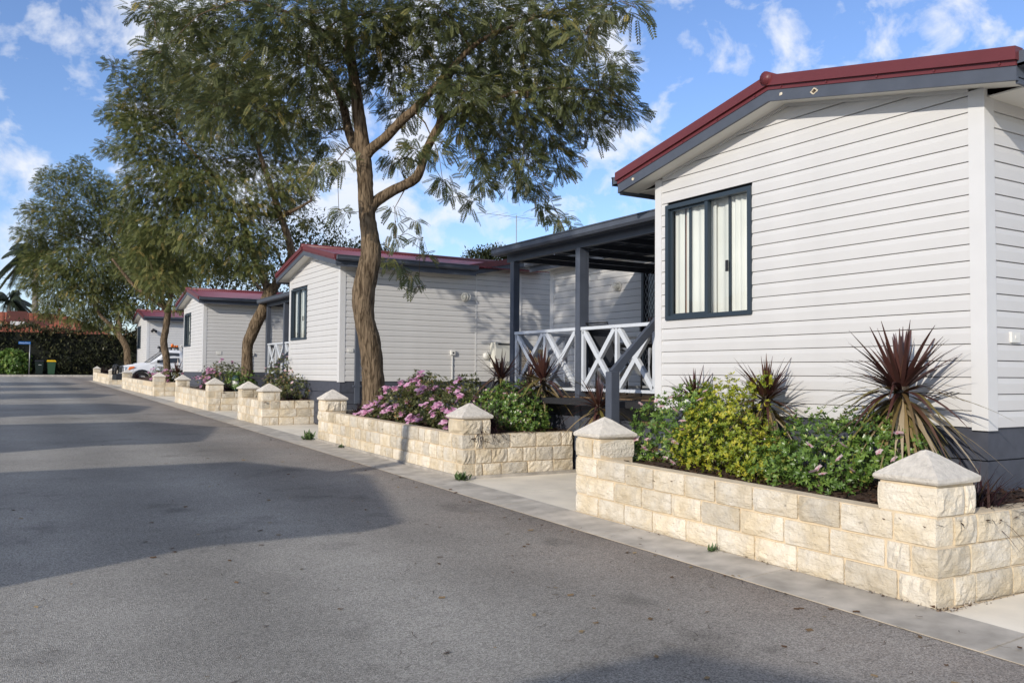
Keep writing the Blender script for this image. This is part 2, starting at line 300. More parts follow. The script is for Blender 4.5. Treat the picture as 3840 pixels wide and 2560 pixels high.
T1_STEMS=[
 [(5.626,13.905,0.459,0.240),(5.604,13.906,0.735,0.212),(5.577,13.904,1.150,0.194),(5.557,13.902,1.472,0.189),(5.507,13.915,1.882,0.191),(5.421,13.948,2.291,0.175),(5.387,13.951,2.706,0.194),(5.440,13.901,3.116,0.189),(5.486,13.858,3.467,0.175),(5.445,13.867,3.836,0.152),(5.405,13.877,4.144,0.138),(5.376,13.879,4.508,0.134),(5.355,13.876,4.862,0.134),(5.313,13.884,5.249,0.127),(5.278,13.892,5.567,0.115),(5.229,13.906,5.917,0.106),(5.185,13.918,6.262,0.097),(5.108,13.941,6.768,0.083),(5.024,13.970,7.275,0.065),(4.970,13.978,7.827,0.046),(4.917,13.987,8.380,0.028)],
 [(5.420,13.866,4.190,0.138),(5.525,13.864,4.331,0.106),(5.694,13.823,4.469,0.101),(5.873,13.777,4.590,0.097),(6.053,13.730,4.692,0.092),(6.215,13.695,4.805,0.092),(6.315,13.694,4.969,0.083),(6.413,13.688,5.291,0.078),(6.551,13.657,5.615,0.078),(6.680,13.636,5.847,0.088),(6.692,13.686,6.079,0.074),(6.672,13.758,6.216,0.060),(6.851,13.697,6.693,0.055),(7.112,13.584,7.199,0.046),(7.378,13.473,7.611,0.032)],
 [(6.805,13.891,5.930,0.069),(6.788,13.451,5.986,0.060),(6.850,12.965,6.010,0.051),(7.055,12.393,6.029,0.039),(7.352,11.766,6.042,0.028),(7.661,11.136,5.962,0.018),(7.909,10.546,5.797,0.012)],
 [(5.341,13.874,5.111,0.106),(5.409,13.730,5.229,0.092),(5.561,13.535,5.382,0.088),(5.680,13.358,5.551,0.083),(5.797,13.184,5.708,0.078),(5.913,13.011,5.841,0.076),(6.101,12.789,6.107,0.065),(6.358,12.520,6.481,0.051),(6.613,12.255,6.805,0.041),(6.832,12.020,6.951,0.035),(7.197,11.696,7.117,0.028),(7.594,11.354,7.260,0.021),(7.987,11.015,7.357,0.014)],
 [(5.254,13.920,5.249,0.092),(5.212,14.113,5.427,0.088),(5.190,14.289,5.702,0.083),(5.195,14.449,5.981,0.078),(5.155,14.632,6.362,0.069),(5.097,14.832,6.603,0.060),(4.928,15.092,6.993,0.046),(4.628,15.430,7.389,0.032),(4.235,15.824,7.791,0.021)],
 [(5.108,13.941,6.768,0.060),(4.708,13.735,6.989,0.046),(4.202,13.594,7.146,0.035),(3.536,13.553,7.243,0.023),(3.011,13.435,7.162,0.014)],
]
T1_CLUMPS=[
 (5.27,12.78,7.27,0.74),
 (5.77,11.95,7.17,0.80),
 (6.90,12.42,7.47,0.86),
 (7.16,11.32,7.08,0.76),
 (7.54,10.75,7.09,0.62),
 (6.78,8.87,6.26,0.32),
 (6.77,8.30,6.01,0.20),
 (5.92,13.06,6.84,0.77),
 (7.42,14.18,7.40,0.91),
 (8.00,13.37,7.26,0.94),
 (8.61,12.87,7.27,0.78),
 (7.13,9.83,6.27,0.42),
 (5.91,12.39,6.00,0.52),
 (7.09,12.92,6.23,0.79),
 (7.34,11.75,5.90,0.79),
 (7.74,11.10,5.88,0.68),
 (8.08,10.63,5.89,0.50),
 (8.60,10.75,5.63,0.32),
 (9.87,12.75,7.23,0.46),
 (9.36,12.72,6.12,0.55),
 (8.64,13.07,5.89,0.69),
 (7.87,13.51,5.83,0.69),
 (6.29,12.08,5.38,0.39),
 (7.35,11.92,4.92,0.44),
 (8.44,12.51,5.25,0.43),
 (7.64,13.40,5.33,0.34),
 (8.54,13.36,4.89,0.32),
 (8.24,13.64,4.96,0.30),
 (6.14,11.72,5.81,0.50),
 (5.82,13.94,6.57,0.52),
 (6.08,14.07,6.08,0.34),
 (5.59,13.66,7.01,0.60),
 (4.83,12.82,7.10,0.73),
 (4.59,14.11,7.60,0.87),
 (3.61,13.20,6.96,0.79),
 (3.70,16.46,8.05,0.91),
 (3.04,16.58,8.00,0.75),
 (2.74,17.64,8.36,0.58),
 (5.09,14.14,6.78,0.65),
 (4.24,13.68,6.47,0.79),
 (4.18,16.11,7.11,0.91),
 (3.32,15.31,6.75,0.75),
 (2.99,16.71,7.32,0.65),
 (5.20,15.28,6.45,0.55),
 (4.36,14.46,5.89,0.55),
 (3.80,14.43,5.79,0.59),
 (4.82,14.56,5.52,0.33),
 (4.85,13.90,4.96,0.27),
 (4.33,13.16,4.60,0.23),
 (1.95,14.65,7.24,0.34),
 (3.02,14.47,5.76,0.48),
 (2.88,16.54,6.49,0.49),
 (2.03,14.00,6.31,0.37),
 (5.47,12.01,4.85,0.25),
 (5.96,14.00,5.18,0.26),
 (6.09,12.55,5.06,0.26),
 (5.86,13.74,4.26,0.10),
 (5.79,13.54,3.95,0.11),
 (5.61,13.15,3.65,0.10),
 (6.84,14.98,4.31,0.11),
 (5.77,12.48,3.53,0.10),
 (6.18,13.10,3.42,0.09),
 (6.50,12.01,4.83,0.26),
 (7.36,13.20,4.81,0.24),
 (6.33,12.42,4.28,0.13),
 (6.73,12.51,4.24,0.16),
 (8.48,12.99,4.42,0.22),
 (7.93,11.66,3.97,0.18),
 (8.54,12.23,3.97,0.12),
 (6.25,15.00,3.50,0.14),
 (5.37,12.36,3.06,0.09),
 (5.47,12.15,2.88,0.09),
 (5.82,12.61,2.77,0.10),
 (5.42,14.92,4.31,0.11),
 (5.12,14.50,4.26,0.09),
 (6.12,12.39,4.51,0.17),
]
T2_STEMS=[
 [(6.087,24.635,0.963,0.219),(6.074,24.633,1.189,0.181),(6.057,24.624,1.620,0.159),(6.054,24.611,1.960,0.151),(6.068,24.593,2.194,0.159),(6.151,24.530,2.467,0.166),(6.266,24.447,2.808,0.174),(6.413,24.344,3.142,0.170),(6.520,24.264,3.483,0.189),(6.586,24.216,3.687,0.174)],
 [(6.588,24.218,3.612,0.144),(6.752,24.044,3.986,0.129),(6.922,23.867,4.358,0.121),(7.015,23.739,4.691,0.113),(6.904,23.726,5.170,0.106),(6.696,23.768,5.744,0.098),(6.493,23.805,6.345,0.091),(6.285,23.845,6.966,0.076),(6.016,23.916,7.732,0.060),(5.599,24.070,8.605,0.042),(5.187,24.228,9.326,0.026)],
 [(6.549,24.241,3.611,0.136),(6.437,24.409,3.998,0.113),(6.290,24.597,4.389,0.098),(6.193,24.752,4.859,0.091),(6.018,24.947,5.485,0.076),(5.692,25.225,6.270,0.060),(5.162,25.623,7.137,0.045),(4.561,26.064,8.009,0.034),(3.889,26.547,8.888,0.023)],
 [(6.905,24.512,5.880,0.068),(6.263,24.750,5.944,0.053),(5.575,25.016,5.991,0.042),(4.890,25.274,6.190,0.030),(4.148,25.569,6.310,0.023)],
 [(6.769,23.430,5.789,0.068),(6.976,23.009,5.891,0.045),(7.207,22.570,6.063,0.030)],
]
T2_CLUMPS=[
 (2.91,25.60,9.23,0.52),
 (3.34,24.79,9.37,0.73),
 (3.97,25.38,9.74,0.90),
 (2.48,24.83,9.51,0.29),
 (3.46,26.56,8.90,0.93),
 (2.79,27.65,8.99,0.48),
 (2.63,28.00,8.01,0.32),
 (2.97,27.04,7.84,0.47),
 (4.52,26.83,9.15,1.04),
 (4.76,23.43,8.16,1.00),
 (5.81,23.74,8.40,1.03),
 (7.15,25.30,8.54,0.96),
 (7.40,24.51,7.76,0.70),
 (3.49,25.60,7.52,0.82),
 (4.55,26.81,7.86,1.12),
 (5.30,25.25,7.47,1.07),
 (6.37,25.29,7.54,1.02),
 (6.68,23.31,6.65,0.66),
 (3.67,24.77,6.41,0.95),
 (4.70,25.04,6.36,1.05),
 (5.39,23.56,5.96,0.94),
 (6.39,23.81,6.11,0.74),
 (7.53,25.13,6.70,0.56),
 (3.89,25.17,5.47,0.96),
 (4.59,23.64,5.10,0.92),
 (5.41,23.27,4.98,0.78),
 (6.06,23.32,4.97,0.58),
 (4.41,26.48,4.61,0.94),
 (5.02,24.65,4.42,0.59),
 (5.60,24.05,4.28,0.37),
 (3.01,24.84,6.34,0.57),
 (3.25,27.82,5.87,0.64),
 (3.44,25.79,4.84,0.67),
 (3.62,24.97,3.87,0.51),
 (5.74,23.16,4.20,0.43),
 (6.84,22.37,6.64,0.43),
 (6.20,23.26,4.24,0.29),
 (3.18,26.66,8.88,0.62),
 (3.12,24.89,7.82,0.65),
 (4.15,23.96,6.39,0.71),
 (4.91,24.95,9.33,0.83),
 (5.70,23.63,9.10,0.81),
 (7.86,25.10,5.92,0.24),
]
T3_STEMS=[
 [(5.932,36.704,0.861,0.161),(5.894,36.710,1.269,0.140),(5.822,36.724,1.935,0.140),(5.723,36.757,2.558,0.140),(5.775,36.704,3.043,0.134),(5.819,36.659,3.473,0.129),(5.837,36.632,3.850,0.124)],
 [(5.819,36.644,3.817,0.108),(5.501,36.706,4.108,0.091),(5.045,36.849,4.428,0.081),(4.573,37.000,4.820,0.070),(4.182,37.097,5.317,0.059),(3.792,37.192,5.832,0.043)],
 [(5.838,36.632,3.818,0.108),(5.940,36.719,4.423,0.091),(6.040,36.801,5.196,0.075),(5.950,36.992,6.083,0.059),(5.765,37.239,6.976,0.043)],
]
T3_CLUMPS=[
 (6.19,35.31,4.91,0.65),
 (5.81,36.67,5.17,0.92),
 (5.26,37.69,5.12,0.88),
 (6.11,36.20,4.07,0.41),
 (6.84,37.38,4.30,0.33),
 (6.99,35.89,3.56,0.30),
 (5.50,36.02,5.94,1.06),
 (6.30,36.02,5.78,0.86),
 (4.71,35.93,5.66,0.73),
 (5.33,36.69,4.39,0.54),
 (5.84,35.80,6.58,0.85),
 (4.53,38.43,5.69,0.66),
 (7.08,36.85,3.06,0.18),
 (6.86,36.03,3.34,0.22),
 (5.30,35.51,6.91,0.73),
 (4.67,36.53,6.57,0.74),
]
T4_STEMS=[
 [(6.125,50.859,1.236,0.219),(6.082,50.854,1.935,0.175),(6.015,50.866,2.604,0.168),(5.828,50.958,3.054,0.168),(5.620,51.069,3.388,0.160)],
 [(5.646,51.056,3.330,0.146),(5.206,51.157,3.873,0.109),(4.706,51.293,4.428,0.095),(4.238,51.398,5.269,0.073),(3.707,51.534,6.264,0.058),(3.048,51.735,7.540,0.044)],
 [(5.646,51.056,3.330,0.131),(5.661,51.126,4.181,0.102),(5.367,51.390,4.886,0.087),(5.045,51.668,5.624,0.073),(5.507,51.416,7.695,0.058),(4.976,51.788,9.176,0.051),(4.316,52.238,10.662,0.036)],
 [(5.377,51.391,7.387,0.058),(4.591,51.710,8.245,0.051),(3.693,52.115,8.661,0.036),(2.425,52.744,9.071,0.029)],
]
T4_CLUMPS=[
 (3.17,51.33,11.97,0.72),
 (2.32,51.76,11.23,1.00),
 (3.92,50.86,11.40,1.15),
 (4.98,52.32,11.20,1.04),
 (1.37,52.17,9.90,0.71),
 (2.46,51.22,9.86,1.28),
 (3.87,53.22,10.18,1.50),
 (5.17,51.27,9.86,1.32),
 (6.20,52.02,10.38,0.90),
 (1.30,53.12,8.73,0.87),
 (2.50,54.02,8.81,1.34),
 (3.85,52.41,8.57,1.47),
 (5.41,51.92,8.49,1.48),
 (6.65,51.00,9.07,1.04),
 (1.85,53.15,7.32,1.17),
 (3.03,51.15,6.90,1.42),
 (4.52,50.63,6.95,1.43),
 (6.10,51.83,7.34,1.34),
 (1.54,54.71,6.26,0.75),
 (2.70,54.11,5.83,1.20),
 (3.97,51.43,5.55,1.30),
 (5.43,51.59,5.79,1.18),
 (2.33,53.97,4.76,0.74),
 (3.57,52.72,4.44,0.74),
 (4.88,52.49,4.49,0.74),
 (5.92,50.92,4.74,0.73),
 (3.61,52.37,12.83,0.51),
 (2.12,53.40,12.25,0.52),
 (6.86,49.38,7.71,0.86),
 (1.26,54.92,7.01,0.45),
 (6.93,51.64,6.48,0.90),
 (5.18,49.93,3.65,0.36),
 (4.49,53.26,4.06,0.52),
]
# ------------------------------------------------------------------ ground, road, kerb, paths
def xk(y): return 4.2+.0115*y                       # asphalt edge
def sheet(name, pts_y, xl, xr, dz, mat, kind='structure', nx=1):
    V = []; F = []; n = nx+1
    for y in pts_y:
        a, b = (xl(y) if callable(xl) else xl), (xr(y) if callable(xr) else xr)
        for i in range(n): V.append((a+(b-a)*i/nx, y, g(y)+dz))
    for j in range(len(pts_y)-1):
        for i in range(nx): F.append((j*n+i, j*n+i+1, (j+1)*n+i+1, (j+1)*n+i))
    return props(link(name, mesh(name, V, F, mat)), kind=kind)
sheet('ground', [-200, -6, 72, 73, 900], -600, 700, -.03, GROUND)
sheet('road', [-40, -6, 30, 59], -5.2, xk, 0, ASPHALT)
sheet('cross_street', [59.004, 71.4], -60, 60, 0, ASPHALT)
kb = B(); Ys = [-4+1.62*i for i in range(40)]
kerb = sheet('kerb', [-4, -3.9, 59.4, 59.5], lambda y: xk(y)-.01, lambda y: xk(y)+.43, .003, MORTAR)
for i, y in enumerate(Ys[:-1]):
    y1 = y+1.62-.012
    if y1 > 59.4: break
    b = B(); h = .004+random.uniform(0, .003); e = .001
    b.hexa([(xk(y)-e, y, g(y)-.05), (xk(y)+.43, y, g(y)-.05), (xk(y1)+.43, y1, g(y1)-.05), (xk(y1)-e, y1, g(y1)-.05),
            (xk(y), y, g(y)+h), (xk(y)+.43, y, g(y)+h+.02), (xk(y1)+.43, y1, g(y1)+h+.02), (xk(y1), y1, g(y1)+h)])
    b.part('kerb_slab', kerb, CONC)
fk = sheet('far_kerb', [71.4, 71.55, 72.0], -60, 60, .0, CONC)
for i in range(24):
    b = B(); x = -8+i*1.6; b.hexa([(x, 71.4, .86), (x+1.585, 71.4, .86), (x+1.585, 71.75, .86), (x, 71.75, .86), (x, 71.45, 1.02), (x+1.585, 71.45, 1.02), (x+1.585, 71.75, 1.04), (x, 71.75, 1.04)]); b.part('kerb_stone', fk, CONC)
# opposite kerb
ok_ = sheet('opposite_kerb', [-40, -6, 59], -5.6, -5.19, .01, CONC)
WALLS = [  # (front-left corner near, far, back x) of each planter: near (x,y) far (x,y)
    ((4.667, 2.985), (4.74, 6.69)), ((4.805, 9.12), (4.855, 14.69)), ((4.87, 18.44), (4.86, 20.6)),
    ((4.92, 24.13), (4.94, 29.36)), ((5.03, 34.28), (5.02, 43.82)), ((5.10, 49.94), (5.14, 59.4))]
gaps = [(-4, 2.96)]+[(WALLS[i][1][1]+.02, WALLS[i+1][0][1]-.02) for i in range(5)]
for i, (a, b_) in enumerate(gaps):
    w = WALLS[min(i, 5)][0][0] if i else 4.64
    st = sheet('concrete_path' if i in (0, 1) else 'driveway', [a, b_], lambda y: xk(y)+.43, 13.0, .002, MORTAR)
    nsl = 2 if i else 4; dy = (b_-a)/nsl
    xs = [None, 6.9, 9.2, 11.6]
    for j in range(nsl):
        for k in range(3):
            b = B(); y0 = a+j*dy+.006; y1 = a+(j+1)*dy-.006; x0a = (xk(y0)+.44) if k == 0 else xs[k]+.005; x0b = (xk(y1)+.44) if k == 0 else x0a; x1 = xs[k+1]-.005
            t = .02+random.uniform(-.003, .003)
            b.hexa([(x0a, y0, g(y0)-.06), (x1, y0, g(y0)-.06), (x1, y1, g(y1)-.06), (x0b, y1, g(y1)-.06), (x0a, y0, g(y0)+t), (x1, y0, g(y0)+t), (x1, y1, g(y1)+t), (x0b, y1, g(y1)+t)])
            b.part('path_slab', st, PATHM)
# ------------------------------------------------------------------ limestone planters
CH = .176; BH = .161; T = .17
def stone_mesh(l, t, h, d, nl=6, nt=2, nz=4, rough=True):
    """block centred in plan, rock-faced on its four upright sides"""
    per = []
    for i in range(nl): per.append((-t/2, l/2-l*i/nl, (-1, 0)))
    for i in range(nt): per.append((-t/2+t*i/nt, -l/2, (0, -1)))
    for i in range(nl): per.append((t/2, -l/2+l*i/nl, (1, 0)))
    for i in range(nt): per.append((t/2-t*i/nt, l/2, (0, 1)))
    n = len(per); V = []; F = []; k0 = random.uniform(.3, 1)
    for r in range(nz+1):
        f = r/nz; edge = r in (0, nz)
        for i, (x, y, nn) in enumerate(per):
            c = i in (0, nl, nl+nt, 2*nl+nt)
            if c: dd = -.002 if not edge else -.009; dx = math.copysign(1, x)*dd*.7; dy = math.copysign(1, y)*dd*.7
            else:
                dd = (random.uniform(-.1, 1)*d*k0 if not edge else -.005+random.uniform(-.002, .004)) if rough else (0 if not edge else -.006)
                dx, dy = nn[0]*dd, nn[1]*dd
            V.append((x+dx, y+dy, h*f+(0 if edge else random.uniform(-.008, .008))))
    for r in range(nz):
        for i in range(n): F.append((r*n+i, r*n+(i+1) % n, (r+1)*n+(i+1) % n, (r+1)*n+i))
    F.append(tuple(range(n))[::-1]); F.append(tuple(nz*n+i for i in range(n)))
    F = [f if len(f) == 4 else f for f in F]
    return mesh('stone', V, F, STONE)
SM = {}
def stone(l, t, fine):
    key = (round(l, 2), round(t, 2), fine)
    if key not in SM: SM[key] = [stone_mesh(key[0]-.016, key[1], BH, .019 if fine else .014, *( (7, 2, 4) if fine else (3, 1, 2))) for _ in range(6 if fine else 3)]
    return random.choice(SM[key])
CAPM = []
for q in range(4):
    V = []; prof = [(.195, 0), (.213, .005), (.219, .018), (.218, .036), (.207, .045), (.155, .083), (.103, .122), (.054, .156), (.016, .181), (.0, .186)]
    for r, z in prof:
        for (sx, sy) in ((-1, -1), (0, -1), (1, -1), (1, 0), (1, 1), (0, 1), (-1, 1), (-1, 0)):
            j = .0035; V.append((sx*r*(.985 if sx*sy else 1)+random.uniform(-j, j), sy*r*(.985 if sx*sy else 1)+random.uniform(-j, j), z+random.uniform(-j, j)*.6))
    F = [(i*8+k, i*8+(k+1) % 8, (i+1)*8+(k+1) % 8, (i+1)*8+k) for i in range(len(prof)-1) for k in range(8)]+[tuple(range(8))[::-1]]
    CAPM.append(mesh('cap', V, F, CAP))
def put(name, me, parent, loc, rz=0):
    o = link(name, me, parent, Vector(loc)-org(parent)); o.rotation_euler[2] = rz; return o
def planter(idx, label, blk, back, lean=0):
    (xa, ya), (xb, yb) = WALLS[idx]; fine = idx < 2
    th = thing('planter_wall', label, 'garden wall', (xa, ya, g(ya)), 'limestone planters along the kerb')
    ang = math.atan2(xb-xa, yb-ya); Lf = math.hypot(xb-xa, yb-ya)
    def P(s, o): # s along front, o inward
        return xa+(xb-xa)*s/Lf+o*math.cos(ang), ya+(yb-ya)*s/Lf-o*math.sin(ang)
    # mortar cores
    def core(p0, p1, o0, o1, top):
        b = B(); i = .014
        q = [P(p0, o0), P(p0, o1), P(p1, o1), P(p1, o0)]; zs = [g(v[1]) for v in q]
        b.hexa([(*v, z-.05) for v, z in zip(q, zs)]+[(*v, z+top) for v, z in zip(q, zs)])
        b.part('mortar', th, MORTAR)
    top = CH*3+.012; m = .014
    m = .018; core(m, Lf-m, m, T-m, top)
    core(m, T-m, T, back-xa, top); core(Lf-T+m, Lf-m, T, back-xb, top)
    if idx == 1:
        b = B(); q = [P(-.03, -.035), P(-.03, .05), P(Lf+.02, .05), P(Lf+.02, -.035)]
        b.hexa([(*v, g(v[1])-.02) for v in q]+[(*v, g(v[1])+.05) for v in q]); b.part('footing', th, CONC)
        b = B(); q = [P(-.05, -.0), P(-.05, 1.9), P(.05, 1.9), P(.05, 0)]
        b.hexa([(*v, g(v[1])-.02) for v in q]+[(*v, g(v[1])+.05) for v in q]); b.part('footing', th, CONC)
    for r in range(3):
        z = .022+CH*r; full = r % 2 == 0
        def run(s0, s1, pos, rz, off):
            s = s0; first = True
            while s < s1-.04:
                l = blk*random.choice((.9, 1, 1, 1.08)) if blk > .3 else blk*random.choice((.85, 1, 1.15, 1.7))
                if first: l *= off; first = False
                if s1-(s+l) < .09: l = s1-s
                l = min(l, .62); p = pos(s+l/2)
                if idx >= 4 and r == 2 and .38 < s < (2.6 if idx == 4 else 6): s += l; continue   # broken top course on the far planters
                o = put('stone_block', stone(l, T-.004, fine), th, (p[0], p[1], g(p[1])+z+random.uniform(-.002, .002)), rz+random.uniform(-.004, .004))
                s += l
        run(0 if full else T, Lf if full else Lf-T, lambda s: P(s, T/2), -ang, .75 if full else .45)
        run(T if full else 0, back-xa, lambda s: P(T/2, s), math.pi/2-ang, .6 if full else .95)
        run(T if full else 0, min(back-xb, 1.2), lambda s: P(Lf-T/2, s), math.pi/2-ang, .6 if full else .95)
    # end pillars
    for e, s in ((0, .2), (1, Lf-.2)):
        c = P(s, .2); zb = g(c[1])+CH*3+.012
        b = B(); b.box((c[0]-.184, c[1]-.184, g(c[1])), (c[0]+.184, c[1]+.184, zb+CH+.01))
        pil = b.part('pillar', th, MORTAR)
        put('stone_block', stone(.275, .402, fine), pil, (c[0], c[1]+(-.062 if e == 0 else .062), zb+.01), -ang) if random.random() < .5 else put('stone_block', stone(.275, .402, fine), pil, (c[0]-.062, c[1], zb+.01), math.pi/2-ang)
        o = pil.children[0]; d = Vector(o.location)+org(th)
        if abs(d.x-c[0]) < .02: put('stone_block', stone(.125, .402, fine), pil, (c[0], c[1]+(.138 if e == 0 else -.138), zb+.01), -ang)
        else: put('stone_block', stone(.125, .402, fine), pil, (c[0]+.138, c[1], zb+.01), math.pi/2-ang)
        cp = put('pillar_cap', random.choice(CAPM), pil, (c[0], c[1], zb+CH+.012), -ang+random.uniform(-.03, .03)+random.choice((0, math.pi/2)))
    # soil
    V = []; F = []; nx, ny = 14, max(10, int(Lf*4))
    for j in range(ny+1):
        for i in range(nx+1):
            x, y = P(.1+(Lf-.2)*j/ny, .1+(back-xa-.1)*i/nx)
            V.append((x, y, g(y)+.455+.11*i/nx+random.uniform(-.018, .018)+(.03*math.sin(y*3.1+x*5))))
    for j in range(ny):
        for i in range(nx): F.append((j*(nx+1)+i, j*(nx+1)+i+1, (j+1)*(nx+1)+i+1, (j+1)*(nx+1)+i))
    sl = props(link('garden_soil', mesh('soil', V, F, SOIL, True)), kind='structure')
    V = np.array(V); nchip = (5200, 4200, 700, 900, 900, 300)[idx]
    pk = V[RNG.integers(0, len(V), nchip)]+np.c_[RNG.uniform(-.1, .1, nchip), RNG.uniform(-.12, .12, nchip), RNG.uniform(.004, .03, nchip)]
    a = RNG.uniform(0, 6.28, nchip); ln = RNG.uniform(.012, .06, nchip)*(1 if fine else 1.3); wd = RNG.uniform(.003, .011, nchip)*(1 if fine else 1.6); ti = RNG.uniform(-.35, .35, nchip)
    d = np.c_[np.cos(a), np.sin(a), ti]*ln[:, None]; w = np.c_[-np.sin(a), np.cos(a), RNG.uniform(-.5, .5, nchip)]*wd[:, None]
    Q = np.stack([pk-d/2-w, pk+d/2-w, pk+d/2+w, pk-d/2+w], 1)
    props(link('bark_mulch', quads('chips', Q, CHIP, RNG.beta(1.4, 2.2, nchip))), 'loose brown bark chips strewn over the soil of planter %s' % ('one two three four five six'.split()[idx]), 'mulch', kind='stuff')
    return th
planter(0, 'nearest cream limestone planter wall at lower right, with two capped pillars', .385, 6.7)
planter(1, 'cream limestone planter of small squarish blocks in front of the crooked tree', .225, 6.42)
planter(2, 'shortest limestone planter, its two capped pillars close together', .36, 6.3)
planter(3, 'limestone planter holding the leaning tree and a low garden light', .3, 6.3)
planter(4, 'limestone planter with a gap in its top course before the white ute', .36, 6.3)
planter(5, 'farthest low limestone planter at the end of the street', .4, 6.3)
# ------------------------------------------------------------------ plants
def unit(a): return a/np.linalg.norm(a, axis=-1, keepdims=True)
def dirs(n):
    v = RNG.normal(size=(n, 3)); return unit(v)
def frames(d, up=(0, 0, 1)):
    r = np.cross(d, np.asarray(up, float)); bad = np.linalg.norm(r, axis=1) < 1e-3; r[bad] = (1, 0, 0); r = unit(r); return r, np.cross(r, d)
def blades(base, d, length, width, droop, seg=5, taper=.25):
    """curved sword leaves: base (n,3), d (n,3), length (n,), width (n,), droop (n,) -> (n*seg,4,3)"""
    n = len(base); r, _ = frames(d); out_ = []; prev = None
    for i in range(seg+1):
        t = i/seg; p = base+d*(length*t)[:, None]; p[:, 2] -= droop*length*t*t
        w = width*(min(1, .45+t/taper*.55) if t < taper else max(.04, (1-t)/(1-taper))**.8)
        cur = (p-r*(w/2)[:, None], p+r*(w/2)[:, None])
        if prev: out_.append(np.stack([prev[0], prev[1], cur[1], cur[0]], 1))
        prev = cur
    return np.concatenate(out_), seg
def cordyline(label, base, hz, R, n, cat='plant', trunk_r=.035, dead=.3, w=.03):
    x, y, z = base
    th = thing('cordyline', label, cat, base, 'maroon spiky cordylines')
    b = B(); b.tube([(x, y, z-.05), (x+.01, y, z+(hz-z)*.5), (x, y, hz+.05)], [trunk_r*1.25, trunk_r, trunk_r*1.1], 9, wob=.08); b.part('trunk', th, BARK2, True)
    el = np.r_[RNG.uniform(1.0, 1.5, int(n*.16)), RNG.uniform(.0, 1.0, int(n*.5)), RNG.uniform(-.35, .1, int(n*.16))]
    if dead: el = np.r_[el, RNG.uniform(-1.25, -.35, int(n*dead*.8))]
    m = len(el); az = RNG.uniform(0, 6.283, m); d = np.c_[np.cos(el)*np.cos(az), np.cos(el)*np.sin(az), np.sin(el)]
    ln = R*RNG.uniform(.7, 1.08, m)*np.where(el > 1.0, .8, 1)*np.where(el < -.2, .72, 1); dr = np.clip(RNG.uniform(.02, .25, m)+np.where(el < .8, RNG.uniform(.05, .3, m), 0)+np.where(el < .1, .15, 0), 0, 1)
    bs = np.tile(np.array([x, y, hz]), (m, 1))+d*.03; bs[:, 2] += np.where(el < 0, RNG.uniform(-.12, 0, m), 0)
    Q, s = blades(bs, d, ln, w*RNG.uniform(.75, 1.2, m), dr, 6)
    tint = np.clip(np.where(el > .45, RNG.uniform(.1, .5, m), np.where(el > -.1, RNG.uniform(.25, .8, m), RNG.uniform(.6, 1, m))), 0, 1)
    o = link('leaves', quads('leaves', Q, CORD, np.tile(tint, s), base), th)
    return th
def grass(label, base, R, n, lean=.6, group='clumps of dark purple grass'):
    m = n; el = RNG.uniform(.25, 1.5, m); az = RNG.uniform(0, 6.283, m); d = np.c_[np.cos(el)*np.cos(az), np.cos(el)*np.sin(az), np.sin(el)]
    bs = np.array(base)+np.c_[RNG.normal(0, R*.14, m), RNG.normal(0, R*.14, m), np.zeros(m)]
    Q, s = blades(bs, d, R*RNG.uniform(.5, 1.15, m), RNG.uniform(.006, .013, m)*(1+R), RNG.uniform(.1, lean, m), 5)
    return props(link('purple_grass', quads('blades', Q, GRASSP, np.tile(RNG.beta(2, 2, m), s), base), None, base), label, 'grass', group)
def rosettes(P, Nn, size, k=6, spread=.9):
    """k leaves round every point, tilted along the normal"""
    n = len(P); r, u = frames(Nn); out_ = []
    for i in range(k):
        a = 2*math.pi*i/k+RNG.uniform(0, .8, n); el = RNG.uniform(.1, spread, n); L_ = size*RNG.uniform(.7, 1.2, n)
        rad = r*np.cos(a)[:, None]+u*np.sin(a)[:, None]; d = rad*np.cos(el)[:, None]+Nn*np.sin(el)[:, None]; s_ = unit(np.cross(d, Nn))
        w = L_*.2
        out_.append(np.stack([P, P+d*(L_*.5)[:, None]-s_*w[:, None], P+d*L_[:, None], P+d*(L_*.5)[:, None]+s_*w[:, None]], 1))
    return np.concatenate(out_), k
def flower_mesh(name, mat, r, n=5, layers=1):
    out_ = []; tint = []
    for l in range(layers):
        c = RNG.normal(0, r*.55, 3)*(layers > 1)
        nn = unit(np.array([RNG.normal(0, .35)-.2, RNG.normal(0, .35)-.25, .8]))
        a0 = RNG.uniform(0, 6.28); rr, uu = frames(nn[None]); rr, uu = rr[0], uu[0]
        for i in range(n):
            a = a0+6.283*i/n; d = rr*math.cos(a)+uu*math.sin(a); s_ = np.cross(nn, d); t = r*RNG.uniform(.85, 1.1)
            out_.append([c, c+d*t*.6-s_*t*.42+nn*t*.25, c+d*t+nn*t*.15, c+d*t*.6+s_*t*.42+nn*t*.25]); tint.append(RNG.uniform(.45, 1))
        out_.append([c+nn*.004-rr*r*.22, c+nn*.004-uu*r*.22, c+nn*.004+rr*r*.22, c+nn*.004+uu*r*.22]); tint.append(RNG.uniform(0, .2))
    return quads(name, np.array(out_), mat, tint)
FL_PALE = [flower_mesh('pale_bloom', PETALL, .04) for _ in range(4)]
FL_PINK = [flower_mesh('pink_bloom', PETALP, .045, 5, 5) for _ in range(5)]
FL_BUD = [flower_mesh('bud', PETALL, .014, 4) for _ in range(2)]
